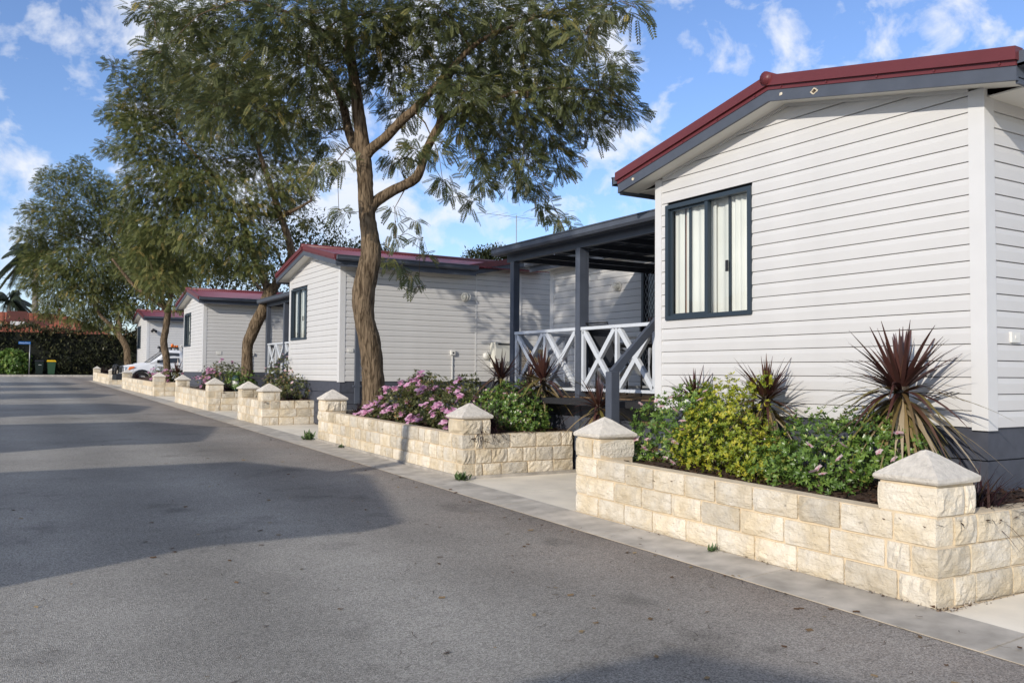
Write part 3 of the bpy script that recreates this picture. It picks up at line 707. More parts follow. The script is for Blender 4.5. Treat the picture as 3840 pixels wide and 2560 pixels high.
def bush(label, base, blobs, mat, leaf, dens, flowers=None, nfl=0, dark=.25, name='azalea_bush', twig=True, fl_lo=-.2, k=6, face=(-.75, -.55, .3), grp=None):
    """blobs: (x,y,z,rx,ry,rz) ellipsoids in world space"""
    th = thing(name, label, 'bush', base, grp); PP = []; NN = []; TT = []
    for (x, y, z, rx, ry, rz) in blobs:
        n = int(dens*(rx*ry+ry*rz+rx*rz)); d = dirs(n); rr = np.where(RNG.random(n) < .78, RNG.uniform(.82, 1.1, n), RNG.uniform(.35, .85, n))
        lump = 1+.13*np.sin(d[:, 0]*7+x*9)*np.sin(d[:, 1]*6+y*7)+.1*np.sin(d[:, 2]*9+d[:, 0]*5)
        p = np.array([x, y, z])+d*np.array([rx, ry, rz])*(rr*lump)[:, None]
        inside = np.zeros(n, bool)
        for (a, b_, c, ra, rb, rc) in blobs:
            if (a, b_, c) != (x, y, z): inside |= (((p-np.array([a, b_, c]))/np.array([ra, rb, rc]))**2).sum(1) < .6
        keep = (~inside) & (p[:, 2] > base[2]+.03)
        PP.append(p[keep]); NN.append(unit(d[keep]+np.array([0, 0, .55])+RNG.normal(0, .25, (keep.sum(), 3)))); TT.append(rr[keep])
    P = np.concatenate(PP); Nn = np.concatenate(NN); rr = np.concatenate(TT)
    Q, k = rosettes(P, Nn, leaf, k)
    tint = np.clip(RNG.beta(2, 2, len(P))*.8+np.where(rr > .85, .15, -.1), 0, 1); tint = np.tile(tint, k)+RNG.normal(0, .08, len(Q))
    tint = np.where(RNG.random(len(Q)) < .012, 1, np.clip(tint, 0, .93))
    link('foliage', quads('foliage', Q, mat, tint, base), th)
    if twig:
        b = B()
        for i in range(14):
            q = P[RNG.integers(0, len(P))]; mid = (np.array(base)+q)/2+RNG.normal(0, .04, 3)
            b.tube([(base[0]+random.uniform(-.05, .05), base[1]+random.uniform(-.08, .08), base[2]-.03), mid, base_mix(base, q)], [.009, .006, .003], 5)
        b.part('stems', th, BARK2, True)
    if flowers:
        fv = np.array(face); sc = (Nn*fv).sum(1)+RNG.uniform(0, .9, len(P)); ok2 = (rr > .9)
        idx = np.argsort(-(sc*ok2))[:nfl*2]; idx = RNG.permutation(idx)[:nfl]
        for i in idx:
            o = link('flower', random.choice(flowers), th, Vector(P[i]+Nn[i]*leaf*1.0)-Vector(base)); o.rotation_euler[2] = random.uniform(-1, 1); s_ = random.uniform(.8, 1.25); o.scale = (s_, s_, s_)
    return th
def base_mix(b, q): return (b[0]*.15+q[0]*.85, b[1]*.15+q[1]*.85, b[2]*.15+q[2]*.85)
# planter one: soil about z .52
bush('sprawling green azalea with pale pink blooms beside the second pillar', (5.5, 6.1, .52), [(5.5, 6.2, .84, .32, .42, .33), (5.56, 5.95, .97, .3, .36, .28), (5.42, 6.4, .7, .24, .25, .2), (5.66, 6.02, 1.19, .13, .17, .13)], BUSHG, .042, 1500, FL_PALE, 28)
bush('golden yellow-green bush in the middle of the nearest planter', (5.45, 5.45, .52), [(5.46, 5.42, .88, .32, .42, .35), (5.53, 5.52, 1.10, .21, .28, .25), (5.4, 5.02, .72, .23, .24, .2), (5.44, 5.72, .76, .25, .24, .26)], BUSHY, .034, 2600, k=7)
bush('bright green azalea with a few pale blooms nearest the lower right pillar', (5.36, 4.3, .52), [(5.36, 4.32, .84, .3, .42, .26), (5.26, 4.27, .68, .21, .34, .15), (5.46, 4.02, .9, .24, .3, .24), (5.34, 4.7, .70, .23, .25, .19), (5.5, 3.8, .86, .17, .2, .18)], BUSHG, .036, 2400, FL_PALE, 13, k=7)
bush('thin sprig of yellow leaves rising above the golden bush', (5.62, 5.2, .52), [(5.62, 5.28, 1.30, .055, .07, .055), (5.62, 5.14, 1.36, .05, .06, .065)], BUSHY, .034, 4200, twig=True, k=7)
cordyline('largest maroon cordyline, skirted with tan dead leaves, by the near cabin corner', (5.62, 3.86, .55), 1.28, .66, 185, dead=.5, trunk_r=.05, w=.042)
cordyline('middle maroon cordyline between the golden bush and the near cabin wall', (5.72, 5.22, .55), 1.18, .50, 150, dead=.35, w=.03)
cordyline('small maroon cordyline half hidden behind the golden bush', (5.76, 6.15, .55), 1.14, .46, 80, dead=.1, w=.03)
grass('dark purple grass clump at the right edge behind the near pillar', (5.45, 3.25, .5), .44, 560, .8)
# planter two: soil about z .62
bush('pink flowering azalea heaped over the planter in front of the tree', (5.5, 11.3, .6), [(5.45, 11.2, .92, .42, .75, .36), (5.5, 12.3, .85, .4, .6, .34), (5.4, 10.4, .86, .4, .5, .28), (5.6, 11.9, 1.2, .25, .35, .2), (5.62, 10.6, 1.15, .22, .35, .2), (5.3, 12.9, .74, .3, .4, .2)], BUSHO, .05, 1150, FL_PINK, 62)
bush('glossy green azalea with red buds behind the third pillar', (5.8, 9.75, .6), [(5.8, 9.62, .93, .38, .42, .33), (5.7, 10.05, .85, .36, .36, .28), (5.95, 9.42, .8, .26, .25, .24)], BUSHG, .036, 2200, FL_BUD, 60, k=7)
grass('black-purple grass drooping over the near end of the second planter', (5.22, 9.36, .68), .42, 1000, 1.0)
grass('dark grass tuft at the foot of the crooked tree', (5.55, 14.35, .62), .36, 380, .8)
cordyline('maroon cordyline in front of the verandah railing, left of the grey post', (6.2, 9.5, .62), 1.30, .64, 120, dead=.06, w=.045)
cordyline('maroon cordyline beside the hot water unit and first verandah post', (6.05, 10.35, .62), 1.30, .58, 95, dead=.1, w=.04)
cordyline('short maroon cordyline at the foot of the steps next to the newel post', (6.0, 8.0, .55), 1.0, .52, 90, dead=.25, w=.04)
cordyline('small dark cordyline behind the railing of the near verandah', (6.3, 10.0, .62), 1.3, .4, 45, dead=0, w=.03)
# farther planters
def far_bush(label, x, y, r, h, mat, fl=None, n=0, dens=260):
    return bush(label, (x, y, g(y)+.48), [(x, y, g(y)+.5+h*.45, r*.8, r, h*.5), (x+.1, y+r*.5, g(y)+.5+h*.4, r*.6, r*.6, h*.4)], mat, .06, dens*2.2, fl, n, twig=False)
far_bush('scrubby pale azalea beside the fifth pillar below the second cabin', 5.75, 19.1, .5, .6, BUSHO, FL_PALE, 8)
far_bush('taller straggly azalea by the steps of the second cabin', 5.8, 20.3, .45, .95, BUSHO, FL_PALE, 26)
grass('dark grass behind the short planter of two pillars', (5.6, 18.75, .72), .42, 300, .8)
far_bush('pink azalea hedge in front of the third cabin', 5.75, 26.0, .85, .85, BUSHO, FL_PINK, 26)
far_bush('low green bush under the leaning tree', 5.9, 24.6, .5, .7, BUSHG)
grass('dark grass mound beside the seventh pillar', (5.55, 24.6, .8), .5, 300, .9)
grass('low dark grass behind the eighth pillar', (5.7, 27.8, .83), .5, 300, .9)
far_bush('pink azalea behind the ninth pillar by the ute', 5.9, 35.3, .5, .55, BUSHO, FL_PINK, 12)
far_bush('pink azalea at the foot of the forked tree', 5.75, 37.4, .5, .55, BUSHO, FL_PINK, 12)
cordyline('small maroon cordyline by the forked tree and ute', (5.95, 35.0, .9), 1.3, .75, 70, dead=.1, w=.045)
grass('dark grass in front of the ute wheel', (5.5, 42.6, 1.0), .6, 300, .9)
grass('dark grass on the farthest planter', (5.7, 57.5, 1.18), .75, 300, .9)
# weeds at the wall feet
def weed(label, p, r, n=90):
    el = RNG.uniform(.2, 1.4, n); az = RNG.uniform(0, 6.28, n); d = np.c_[np.cos(el)*np.cos(az), np.cos(el)*np.sin(az), np.sin(el)]
    bs = np.array(p)+RNG.normal(0, r*.25, (n, 3))*np.array([1, 1, .3]); Q, s = blades(bs, d, r*RNG.uniform(.3, 1, n), np.full(n, r*.22), RNG.uniform(0, .3, n), 3, .5)
    props(link('weed', quads('weed', Q, WEED, np.tile(RNG.random(n), s), p), None, p), label, 'weed', 'weeds at the foot of the walls')
weed('green weed at the corner of the second planter', (4.74, 9.02, .14), .13)
weed('leafy weed where the fourth pillar meets the path', (4.76, 14.82, .22), .19)
weed('tiny tuft of grass on the kerb under the nearest planter wall', (4.62, 4.75, .085), .06, 60)
weed('small tuft at the base of the second planter wall', (4.75, 13.2, .2), .08, 50)
# ------------------------------------------------------------------ trees
def frond_template(pairs):
    Q = []
    for i in range(pairs):
        t = .12+.86*i/(pairs-1); l = .30*(1-abs(t-.5)*.75)
        for s in (-1, 1):
            a = np.array([t, 0, 0]); d = np.array([.45, s*.9, -.12]); d = d/np.linalg.norm(d)*l; w = np.array([.9, -s*.45, 0])*.036*(12/pairs)
            Q.append([a, a+d*.5-w, a+d, a+d*.5+w])
    Q.append([[0, -.006, 0], [0, .006, 0], [1, .004, 0], [1, -.004, 0]])
    return np.array(Q)
def make_tree(name, label, stems, clumps, lmat, bmat, frond, pairs, dens, base, group=None, bark_n=12, twigs=4, yellow=.3):
    th = thing(name, label, 'tree', base, group)
    b = B(); nodes = []
    for k, st in enumerate(stems):
        Pp = smooth_pts(st, 5); b.tube([p[:3] for p in Pp], [max(.004, p[3]) for p in Pp], bark_n if k == 0 else 8, wob=.045 if k == 0 else .03)
        nodes += [p for p in Pp if p[3] < .09]
    b.part('trunk', th, bmat, True)
    nod = np.array([p[:3] for p in nodes]); nr = np.array([p[3] for p in nodes])
    tw = B(); tpl = frond_template(pairs); C0 = np.array(base[:3]); Qs = []; Ts = []
    crown_c = np.mean([c[:3] for c in clumps], axis=0)
    order = sorted(clumps, key=lambda q: ((nod-np.array(q[:3]))**2).sum(1).min())
    for (x, y, z, r) in order:
        c = np.array([x, y, z]); i = np.argmin(((nod-c)**2).sum(1)+.0*nr); p0 = nod[i]; mid = (p0+c)/2+np.array([0, 0, .12*np.linalg.norm(c-p0)])
        tw.tube([tuple(p0), tuple(mid), tuple(c)], [min(nr[i]*.6, .022), min(nr[i]*.55, .013), .005], 5); nod = np.vstack([nod, c]); nr = np.r_[nr, .009]
        for q in range(twigs if r > .25 else 1):
            d = dirs(1)[0]*r*.9; d[2] = abs(d[2])*.3-.1*r; tw.tube([tuple(c), tuple(c+d*.5+np.array([0, 0, .04])), tuple(c+d)], [.006, .004, .002], 4)
        n = max(10, int(dens*r*r*(1 if r > .25 else 1.4))); d = dirs(n); rad = RNG.random(n)**.45
        P = c+d*rad[:, None]*r*np.array([1, 1, .8])
        outw = unit(c-crown_c+1e-6); dd = unit(d*np.array([1, 1, .5])+outw*.35+RNG.normal(0, .45, (n, 3))+np.array([0, 0, -.28]))
        s = frond*RNG.uniform(.65, 1.25, n); rr, uu = frames(dd); roll = RNG.normal(0, .7, n); cr, sr = np.cos(roll)[:, None], np.sin(roll)[:, None]
        rr, uu = rr*cr+uu*sr, uu*cr-rr*sr
        Tt = tpl.copy(); m = len(Tt)
        droop = RNG.uniform(.05, .4, n)
        X = Tt[..., 0].reshape(-1); Yv = Tt[..., 1].reshape(-1); Zv = Tt[..., 2].reshape(-1)
        G = P[:, None, :]+s[:, None, None]*(dd[:, None, :]*X[None, :, None]+rr[:, None, :]*Yv[None, :, None]+uu[:, None, :]*Zv[None, :, None])
        G[..., 2] -= (s*droop)[:, None]*(X**2)[None]
        Qs.append(G.reshape(-1, 4, 3)); t = np.clip(RNG.beta(2, 2.4, n)+RNG.normal(0, .06), 0, .95); t = np.where(RNG.random(n) < .02*yellow*3, 1, t); Ts.append(np.repeat(t, m))
    tw.part('branches', th, bmat, kind='stuff')
    Q = np.concatenate(Qs); T_ = np.clip(np.concatenate(Ts)+RNG.normal(0, .05, len(Q)), 0, 1)
    link('crown', quads('crown', Q, lmat, T_, base), th)
    return th
make_tree('street_tree', 'big crooked feathery-leaved tree in the second planter, leaning over the roofs', T1_STEMS, T1_CLUMPS, LEAF1, BARK, .20, 9, 720, (5.6, 13.9, .55), 'feathery trees along the kerb', 16, 5)
make_tree('street_tree', 'leaning dark-trunked tree in front of the third cabin', T2_STEMS, T2_CLUMPS, LEAF2, BARK, .175, 7, 960, (6.08, 24.6, .78), 'feathery trees along the kerb', 12, 4, .6)
make_tree('street_tree', 'slim forked tree standing before the white ute', T3_STEMS, T3_CLUMPS, LEAF2, BARK, .20, 5, 700, (5.93, 36.7, .92), 'feathery trees along the kerb', 10, 3)
make_tree('street_tree', 'farthest leaning tree with a wide olive crown before the dark hedge', T4_STEMS, T4_CLUMPS, LEAF2, BARK, .23, 5, 700, (6.12, 50.9, 1.1), 'feathery trees along the kerb', 10, 3)
make_tree('roadside_tree', 'feathery tree on the far side of the road, outside the picture, dappling the verandah', [[(-5.6, 6.0, 0, .17), (-5.5, 6.1, 2.5, .15), (-5.3, 5.8, 4.6, .12), (-5.0, 5.6, 6.6, .07)]], [(-5, 5.2, 7.6, 1.2), (-4.6, 6.3, 8.2, 1.1), (-5.4, 4.4, 7.9, 1.1), (-5, 5.5, 8.9, 1.0), (-4.9, 7.1, 7.4, 1.0), (-5.3, 6.1, 7.0, 1.0), (-5.1, 5.0, 6.6, .8), (-4.8, 7.0, 8.4, .9)], LEAF2, BARK, .25, 5, 330, (-5.6, 6.0, 0))
def leafy(name, label, base, blobs, mat, n, size, trunk, cat='tree', group=None, hollow=.55):
    th = thing(name, label, cat, base, group); b = B()
    for (x, y, z, *rr) in blobs:
        x0, y0, z0 = base; b.tube([(x0, y0, z0-.2), ((x0*.6+x*.4)+.1, y0*.6+y*.4, z0*.4+z*.6), (x, y, z)], [trunk, trunk*.6, trunk*.25], 7)
    b.part('trunk', th, BARK2, True); Qs = []; 
    tot = sum(rr[0]*rr[-1] for (_, _, _, *rr) in blobs)
    for (x, y, z, *rr) in blobs:
        r = np.array(rr if len(rr) == 3 else rr*3); m = int(n*rr[0]*rr[-1]/tot); d = dirs(m); lum = 1+.22*np.sin(d[:, 0]*5+x)*np.sin(d[:, 1]*5+y*2)+.15*np.sin(d[:, 2]*8+d[:, 0]*6)
        P = np.array([x, y, z])+d*r*(lum*RNG.uniform(hollow, 1.05, m))[:, None]; a = unit(RNG.normal(size=(m, 3))); c, _ = frames(a); s = size*RNG.uniform(.6, 1.3, m)
        Qs.append(np.stack([P, P+a*(s*.5)[:, None]-c*(s*.22)[:, None], P+a*s[:, None], P+a*(s*.5)[:, None]+c*(s*.22)[:, None]], 1))
    Q = np.concatenate(Qs); link('crown', quads('crown', Q, mat, RNG.beta(2, 2.2, len(Q)), base), th); return th
# ------------------------------------------------------------------ cabins
RH = .12; XF = 6.0; WD = 3.52; LF = 3.16; RW = 3.44; RL = 10.3; SL = .205; OVH = .37
PROF = [(-.010, 0), (.013, 0), (.013, .073), (.004, .1145), (-.010, .1145)]
def siding(th, O, a, nrm, z0, rows, smin, smax, holes=(), joined=False):
    """overlapping boards, each a part; smin/smax give the wall's extent at a height above z0"""
    O = Vector(O); a = Vector(a); nrm = Vector(nrm); acc = B(); cache = {}
    for r in range(rows):
        z = r*RH; segs = [[smin(z), smax(z), smin(z+.1145), smax(z+.1145)]]
        if segs[0][1]-segs[0][0] < .06: break
        if segs[0][3] < segs[0][2]: segs[0][2] = segs[0][3] = (segs[0][2]+segs[0][3])/2
        for (ha, hb, hz0, hz1) in holes:
            if hz0 < z+RH/2 < hz1:
                new = []
                for s in segs:
                    if s[0] < ha-.01: new.append([s[0], ha, s[2], ha])
                    if s[1] > hb+.01: new.append([hb, s[1], hb, s[3]])
                segs = new
        for s in segs:
            V = []
            for e in (0, 1):
                for (o, h) in PROF:
                    t = h/.1145; sp_ = s[e]*(1-t)+s[e+2]*t; V.append(a*sp_+nrm*o+Vector((0, 0, h)))
            F = [(i, i+1, i+6, i+5) for i in range(4)]+[(4, 3, 2, 1, 0), (5, 6, 7, 8, 9), (4, 0, 5, 9)]
            P0 = O+Vector((0, 0, z0+z))
            if joined: acc.add([P0+v for v in V], F)
            else:
                key = tuple(round(x, 3) for x in s)
                if key not in cache: cache[key] = mesh('board', V, F, SIDING)
                link('siding_board', cache[key], th, P0-org(th))
    if joined: acc.part('siding', th, SIDING, kind='stuff')
def corr(th, name, P, Q, D, n_pitch=.076, amp=.0085):
    """corrugated sheet: from edge P->Q (wave direction), swept by vector D"""
    P = Vector(P); Q = Vector(Q); D = Vector(D); Ln = (Q-P).length; n = max(2, int(Ln/n_pitch*6)); u = (Q-P)/n; up = (Q-P).cross(D).normalized()
    if up.z < 0: up = -up
    V = []; F = []
    for i in range(n+1):
        o = up*(amp*math.sin(i*math.pi/3)); V += [P+u*i+o, P+u*i+o+D]
    for i in range(n): F.append((2*i, 2*i+2, 2*i+3, 2*i+1))
    b = B(); b.add(V, F); return b.part(name, th, ROOF, True)
def wall_lamp(th, p, nrm, k=1.0):
    p = Vector(p); nrm = Vector(nrm); s = Vector((nrm.y, -nrm.x, 0)) if abs(nrm.x) < .5 else Vector((0, 1, 0))
    b = B(); b.tube([p, p+nrm*.03], [.085*k, .08*k], 12); l = b.part('wall_lamp', th, WHITEP, True)
    b = B(); k0 = len(b.V)
    for i in range(5):
        t = i/4; rr = .062*k*math.sqrt(max(0, 1-(t*.93)**2)); b_ = [p+nrm*(.03+.075*t*k)]
        for j in range(10):
            an = 2*math.pi*j/10; b.V.append(tuple(b_[0]+s*(math.cos(an)*rr*1.25)+Vector((0, 0, math.sin(an)*rr))))
    for i in range(4):
        for j in range(10): b.F.append((i*10+j, i*10+(j+1) % 10, (i+1)*10+(j+1) % 10, (i+1)*10+j))
    b.F.append(tuple(40+j for j in range(10))); b.part('lamp_glass', l, GLASSL, True)
    b = B()
    for q in (-.05, 0, .05): b.tube([p+s*q*k+Vector((0, 0, .075*k))+nrm*.02, p+s*q*k+Vector((0, 0, .05*k))+nrm*.09*k, p+s*q*k+Vector((0, 0, 0))+nrm*.118*k, p+s*q*k-Vector((0, 0, .05*k))+nrm*.09*k, p+s*q*k-Vector((0, 0, .075*k))+nrm*.02], .006*k, 5)
    b.part('lamp_cage', l, WHITEP)
def window(th, y0, y1, z0, z1, split=.5, pink=False):
    b = B(); f = .042; xo, xi = XF-.034, XF+.05
    b.box((xo, y0, z0), (xi, y1, z0+f)); b.box((xo, y0, z1-f), (xi, y1, z1)); b.box((xo, y0, z0+f), (xi, y0+f, z1-f)); b.box((xo, y1-f, z0+f), (xi, y1, z1-f))
    w = b.part('window_frame', th, GLASSF)
    ym = y0+(y1-y0)*split
    b = B(); b.box((xo+.012, ym-.022, z0+f), (xi-.02, ym+.022, z1-f)); b.part('mullion', w, GLASSF)
    s = .024; X0, X1 = XF+.004, XF+.028; a, c = ym+.023, y1-f-.001
    b = B(); b.box((X0, a, z0+f), (X1, c, z0+f+s)); b.box((X0, a, z1-f-s), (X1, c, z1-f)); b.box((X0, c-s, z0+f+s), (X1, c, z1-f-s)); b.part('sash', w, GLASSF)
    for q in (a+(c-a)*.52, y0+f+(ym-.022-y0-f)*.56):
        b = B(); b.box((X1+.012, q-.012, z0+f), (X1+.03, q+.012, z1-f)); b.part('flyscreen_stile', w, GLASSF)
    q = y0+f+(ym-.022-y0-f)*.56
    b = B(); b.box((X0-.012, q-.022, z0+.36*(z1-z0)), (X0+.0, q+.008, z0+.45*(z1-z0))); b.part('latch', w, BLACK)
    b = B(); b.add([(X0+.006, y0+f, z0+f), (X0+.006, ym-.022, z0+f), (X0+.006, ym-.022, z1-f), (X0+.006, y0+f, z1-f)], [(3, 2, 1, 0)]); b.part('pane', w, GLASS)
    b = B(); b.add([(X0+.014, ym+.022, z0+f), (X0+.014, y1-f, z0+f), (X0+.014, y1-f, z1-f), (X0+.014, ym+.022, z1-f)], [(3, 2, 1, 0)]); b.part('pane', w, GLASS)
    def curtain(a, c, x, mat, amp=.014, wl=.075):
        V = []; F = []; n = max(6, int((c-a)/wl*8)); ph = random.uniform(0, 6)
        for i in range(n+1):
            y = a+(c-a)*i/n; o = amp*math.sin(y/wl*6.283+ph)+amp*.6*math.sin(y/wl*2.9+ph*2)
            V += [(x+o*1.3, y, z0-.05), (x+o, y, z1-.0)]
        for i in range(n): F.append((2*i, 2*i+2, 2*i+3, 2*i+1))
        B().add(V, F).part('curtain', w, mat, True)
    L_ = y1-y0
    curtain(y0+.01, y0+L_*.31, XF+.072, CURTAIN, .012, .07); curtain(y0+L_*.27, y0+L_*.50, XF+.105, CURTAIN, .006, .12)
    curtain(y0+L_*.46, y0+L_*.82, XF+.075, CURTAIN, .008, .10); curtain(y1-L_*.15, y1-L_*.01, XF+.08, CURTAIN, .007, .08)
    if pink: curtain(y1-L_*.20, y1-L_*.12, XF+.115, PINKC, .006)
def gutter(th, p, q, out, zb):
    """box gutter with rolled lip along p->q, outward vector out; zb bottom height"""
    p = Vector(p); q = Vector(q); o = Vector(out); pr = [(0, 0), (.09, 0), (.115, .03), (.115, .085), (.128, .09), (.128, .105), (.1, .105), (.1, .02), (0, .02)]
    V = [e+o*a+Vector((0, 0, zb+h)) for e in (p, q) for a, h in pr]; n = len(pr)
    F = [(i, (i+1) % n, n+(i+1) % n, n+i) for i in range(n)]+[tuple(range(n))[::-1], tuple(range(n, 2*n))]
    # stop ends
    b = B().add(V, F)
    for e in (p, q): b.add([e+Vector((0, 0, zb)), e+o*.115+Vector((0, 0, zb)), e+o*.118+Vector((0, 0, zb+.1)), e+Vector((0, 0, zb+.1))], [(0, 1, 2, 3)])
    return b.part('gutter', th, SLATE)
def cabin(name, label, Y0, z0, level, verandah=True, steps=True, group='white clapboard park cabins'):
    """level 2 = every board a part; 1 = siding joined"""
    Y1 = Y0+WD; Yc = (Y0+Y1)/2; XR = XF+LF; XE = XR+RW; YE = Y0+RL; gz = g(Y0)
    th = thing(name, label, 'cabin', (XF, Y0, gz), group); J = level < 2
    zs = lambda y: z0+2.79-SL*abs(y-Yc); wy0, wy1, wz0, wz1 = Y1-1.34, Y1-.155, .925, 2.127
    # ---- cores
    b = B(); xo, xi = XF+.03, XF+.07
    b.box((xo, Y0+.03, z0-.02), (xi, wy0+.02, z0+2.36)); b.box((xo, wy1-.02, z0-.02), (xi, Y1-.001, z0+2.36)); b.box((xo, wy0+.02, z0-.02), (xi, wy1-.02, z0+wz0+.02)); b.box((xo, wy0+.02, z0+wz1-.02), (xi, wy1-.02, z0+2.36))
    b.add([(xo, Y0+.03, z0+2.36), (xo, Y1, z0+2.36), (xo, Y1, zs(Y1)), (xo, Yc, zs(Yc)), (xo, Y0+.03, zs(Y0))], [(0, 4, 3, 2, 1)])
    b.box((xi, Y0+.03, z0-.02), (XE, Y0+.07, z0+2.4)); b.box((xi, Y1-.07, z0-.02), (XR, Y1-.03, z0+2.4))
    b.box((XR+.03, Y1-.03, z0-.02), (XR+.07, YE-.03, z0+2.4)); b.box((XR+.03, YE-.07, z0), (XE, YE-.03, z0+2.4)); b.box((XE-.04, Y0+.07, z0), (XE, YE-.07, z0+2.4))
    xm = XR+RW/2; zr = lambda x: z0+2.79-SL*abs(x-xm)
    b.add([(XR, Y0+.04, z0+2.4), (XE, Y0+.04, z0+2.4), (XE, Y0+.04, zr(XE)), (xm, Y0+.04, zr(xm)), (XR, Y0+.04, zr(XR))], [(0, 1, 2, 3, 4)])
    b.box((xi, Y0+.07, z0-.02), (XE-.05, YE-.08, z0+.05))
    b.part('wall_core', th, DARK)
    # ---- boards
    siding(th, (XF, 0, 0), (0, 1, 0), (-1, 0, 0), z0, 24, lambda z: max(Y0+.02, Yc-(2.79-z)/SL), lambda z: min(Y1-.02, Yc+(2.79-z)/SL), [(wy0, wy1, wz0, wz1)], J)
    siding(th, (0, Y0, 0), (1, 0, 0), (0, -1, 0), z0, 20, lambda z: XF+.02, lambda z: XR-.015, (), J)
    siding(th, (0, Y0, 0), (1, 0, 0), (0, -1, 0), z0, 24, lambda z: max(XR+.015, xm-(2.79-z)/SL), lambda z: min(XE, xm+(2.79-z)/SL), (), J)
    dy0, dy1 = Y1+3.18, Y1+4.05
    siding(th, (XR, 0, 0), (0, 1, 0), (-1, 0, 0), z0, 20, lambda z: Y1, lambda z: YE-.02, [(dy0, dy1, .06, 2.14)], J)
    # ---- trims
    for (y, s) in ((Y0, 1), (Y1, -1)):
        b = B(); w = .1 if s > 0 else .08
        b.box((XF-.02, min(y-.02*s, y+w*s), z0-.02), (XF+.02, max(y-.02*s, y+w*s), min(zs(y), zs(y+w*s))-.005)); b.box((XF+.02, min(y-.02*s, y), z0-.02), (XF+.1, max(y-.02*s, y+.001*s), z0+2.36))
        b.part('corner_board', th, TRIM)
    b = B(); b.box((XR-.016, Y0-.018, z0), (XR+.016, Y0+.01, z0+2.4)); b.part('joint_strip', th, TRIM)
    b = B(); b.box((XF+4.22, Y0-.03, z0-.02), (XF+4.34, Y0+.01, z0+2.5)); b.part('corner_board', th, TRIM)
    b = B(); b.box((XR-.02, YE-.1, z0-.02), (XR+.02, YE+.02, z0+2.36)); b.part('corner_board', th, TRIM)
    # ---- plinth boards
    k = 0; zt = z0-.004
    while zt > gz+.2:
        zb = zt-.226
        b = B(); b.box((XF+.008, Y0+.002, zb), (XF+.03, Y1, zt)); b.part('plinth_board', th, PLINTH)
        b = B(); b.box((XF+.031, Y0+.006, zb), (XR+1.1, Y0+.03, zt)); b.part('plinth_board', th, PLINTH)
        b = B(); b.box((XR+1.108, Y0+.006, zb), (XE, Y0+.03, zt)); b.part('plinth_board', th, PLINTH)
        zt = zb-.009
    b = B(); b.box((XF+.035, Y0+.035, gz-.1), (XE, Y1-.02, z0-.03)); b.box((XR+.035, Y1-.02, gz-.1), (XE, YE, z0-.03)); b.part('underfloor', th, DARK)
    # ---- front gable roof
    e = WD/2+OVH; xb = XF-.25; zt = lambda y: zs(y)+.165
    for s in (-1, 1):
        corr(th, 'roof_sheet', (xb+.01, Yc, zt(Yc)), (xm, Yc, zt(Yc)), (0, s*(e+.04), -SL*(e+.04)))
        ye = Yc+s*e
        def strip(nm, x0, x1, za, zb_, mat, l=e):
            ya, yb = (Yc, Yc+s*l); P = [(x0, ya, zs(ya)+za), (x1, ya, zs(ya)+za), (x1, yb, zs(yb)+za), (x0, yb, zs(yb)+za), (x0, ya, zs(ya)+zb_), (x1, ya, zs(ya)+zb_), (x1, yb, zs(yb)+zb_), (x0, yb, zs(yb)+zb_)]
            b = B().hexa(P); return b.part(nm, th, mat)
        strip('bargeboard', xb, xb+.025, -.022, .076, SLATE)
        bc = strip('barge_capping', xb-.008, xb+.03, .076, .112, RED); 
        strip('barge_flashing', xb-.032, xb+.06, .112, .202, RED, e+.012)
        b = B()
        for q in range(5):
            yq = Yc+s*(.15+q*e*.22); b.tube([(xb-.016, yq, zs(yq)+.094), (xb-.004, yq, zs(yq)+.094)], .009, 6)
        b.part('rivets', bc, RED, kind='stuff')
        strip('soffit', xb+.026, XF+.03, -.004, .004, SOFFIT)
        b = B(); ya = Yc; yb = Yc+s*(WD/2-.1); P = []
        for y in (ya, yb): P += [(XF-.022, y, zs(y)-.03), (XF+.0, y, zs(y)-.03), (XF+.0, y, zs(y)-.004), (XF-.022, y, zs(y)-.004)]
        b.add(P, [(0, 1, 2, 3), (7, 6, 5, 4), (0, 4, 5, 1), (1, 5, 6, 2), (2, 6, 7, 3), (3, 7, 4, 0)]); b.part('scotia', th, TRIM)
        # side eaves
        x1 = XR-.2; b = B(); b.box((xb+.026, min(ye, ye-s*.02), z0+2.315), (x1, max(ye, ye-s*.02), z0+2.50)); b.part('fascia', th, SLATE)
        b = B(); yw = Y0 if s < 0 else Y1; b.box((XF-.0+.03, min(ye-s*.021, yw), z0+2.362), (x1, max(ye-s*.021, yw), z0+2.372)); b.part('eave_soffit', th, SOFFIT)
        gutter(th, (xb+.01, ye, 0), (x1, ye, 0), (0, s, 0), z0+2.425)
    b = B(); b.tube([(xb-.05, Yc, zt(Yc)+.01), (xm, Yc, zt(Yc)+.01)], .058, 12); b.part('ridge_cap', th, RED, True)
    # ---- rear roof, ridge along the street
    er = RW/2+.32; yb = Y0-.30
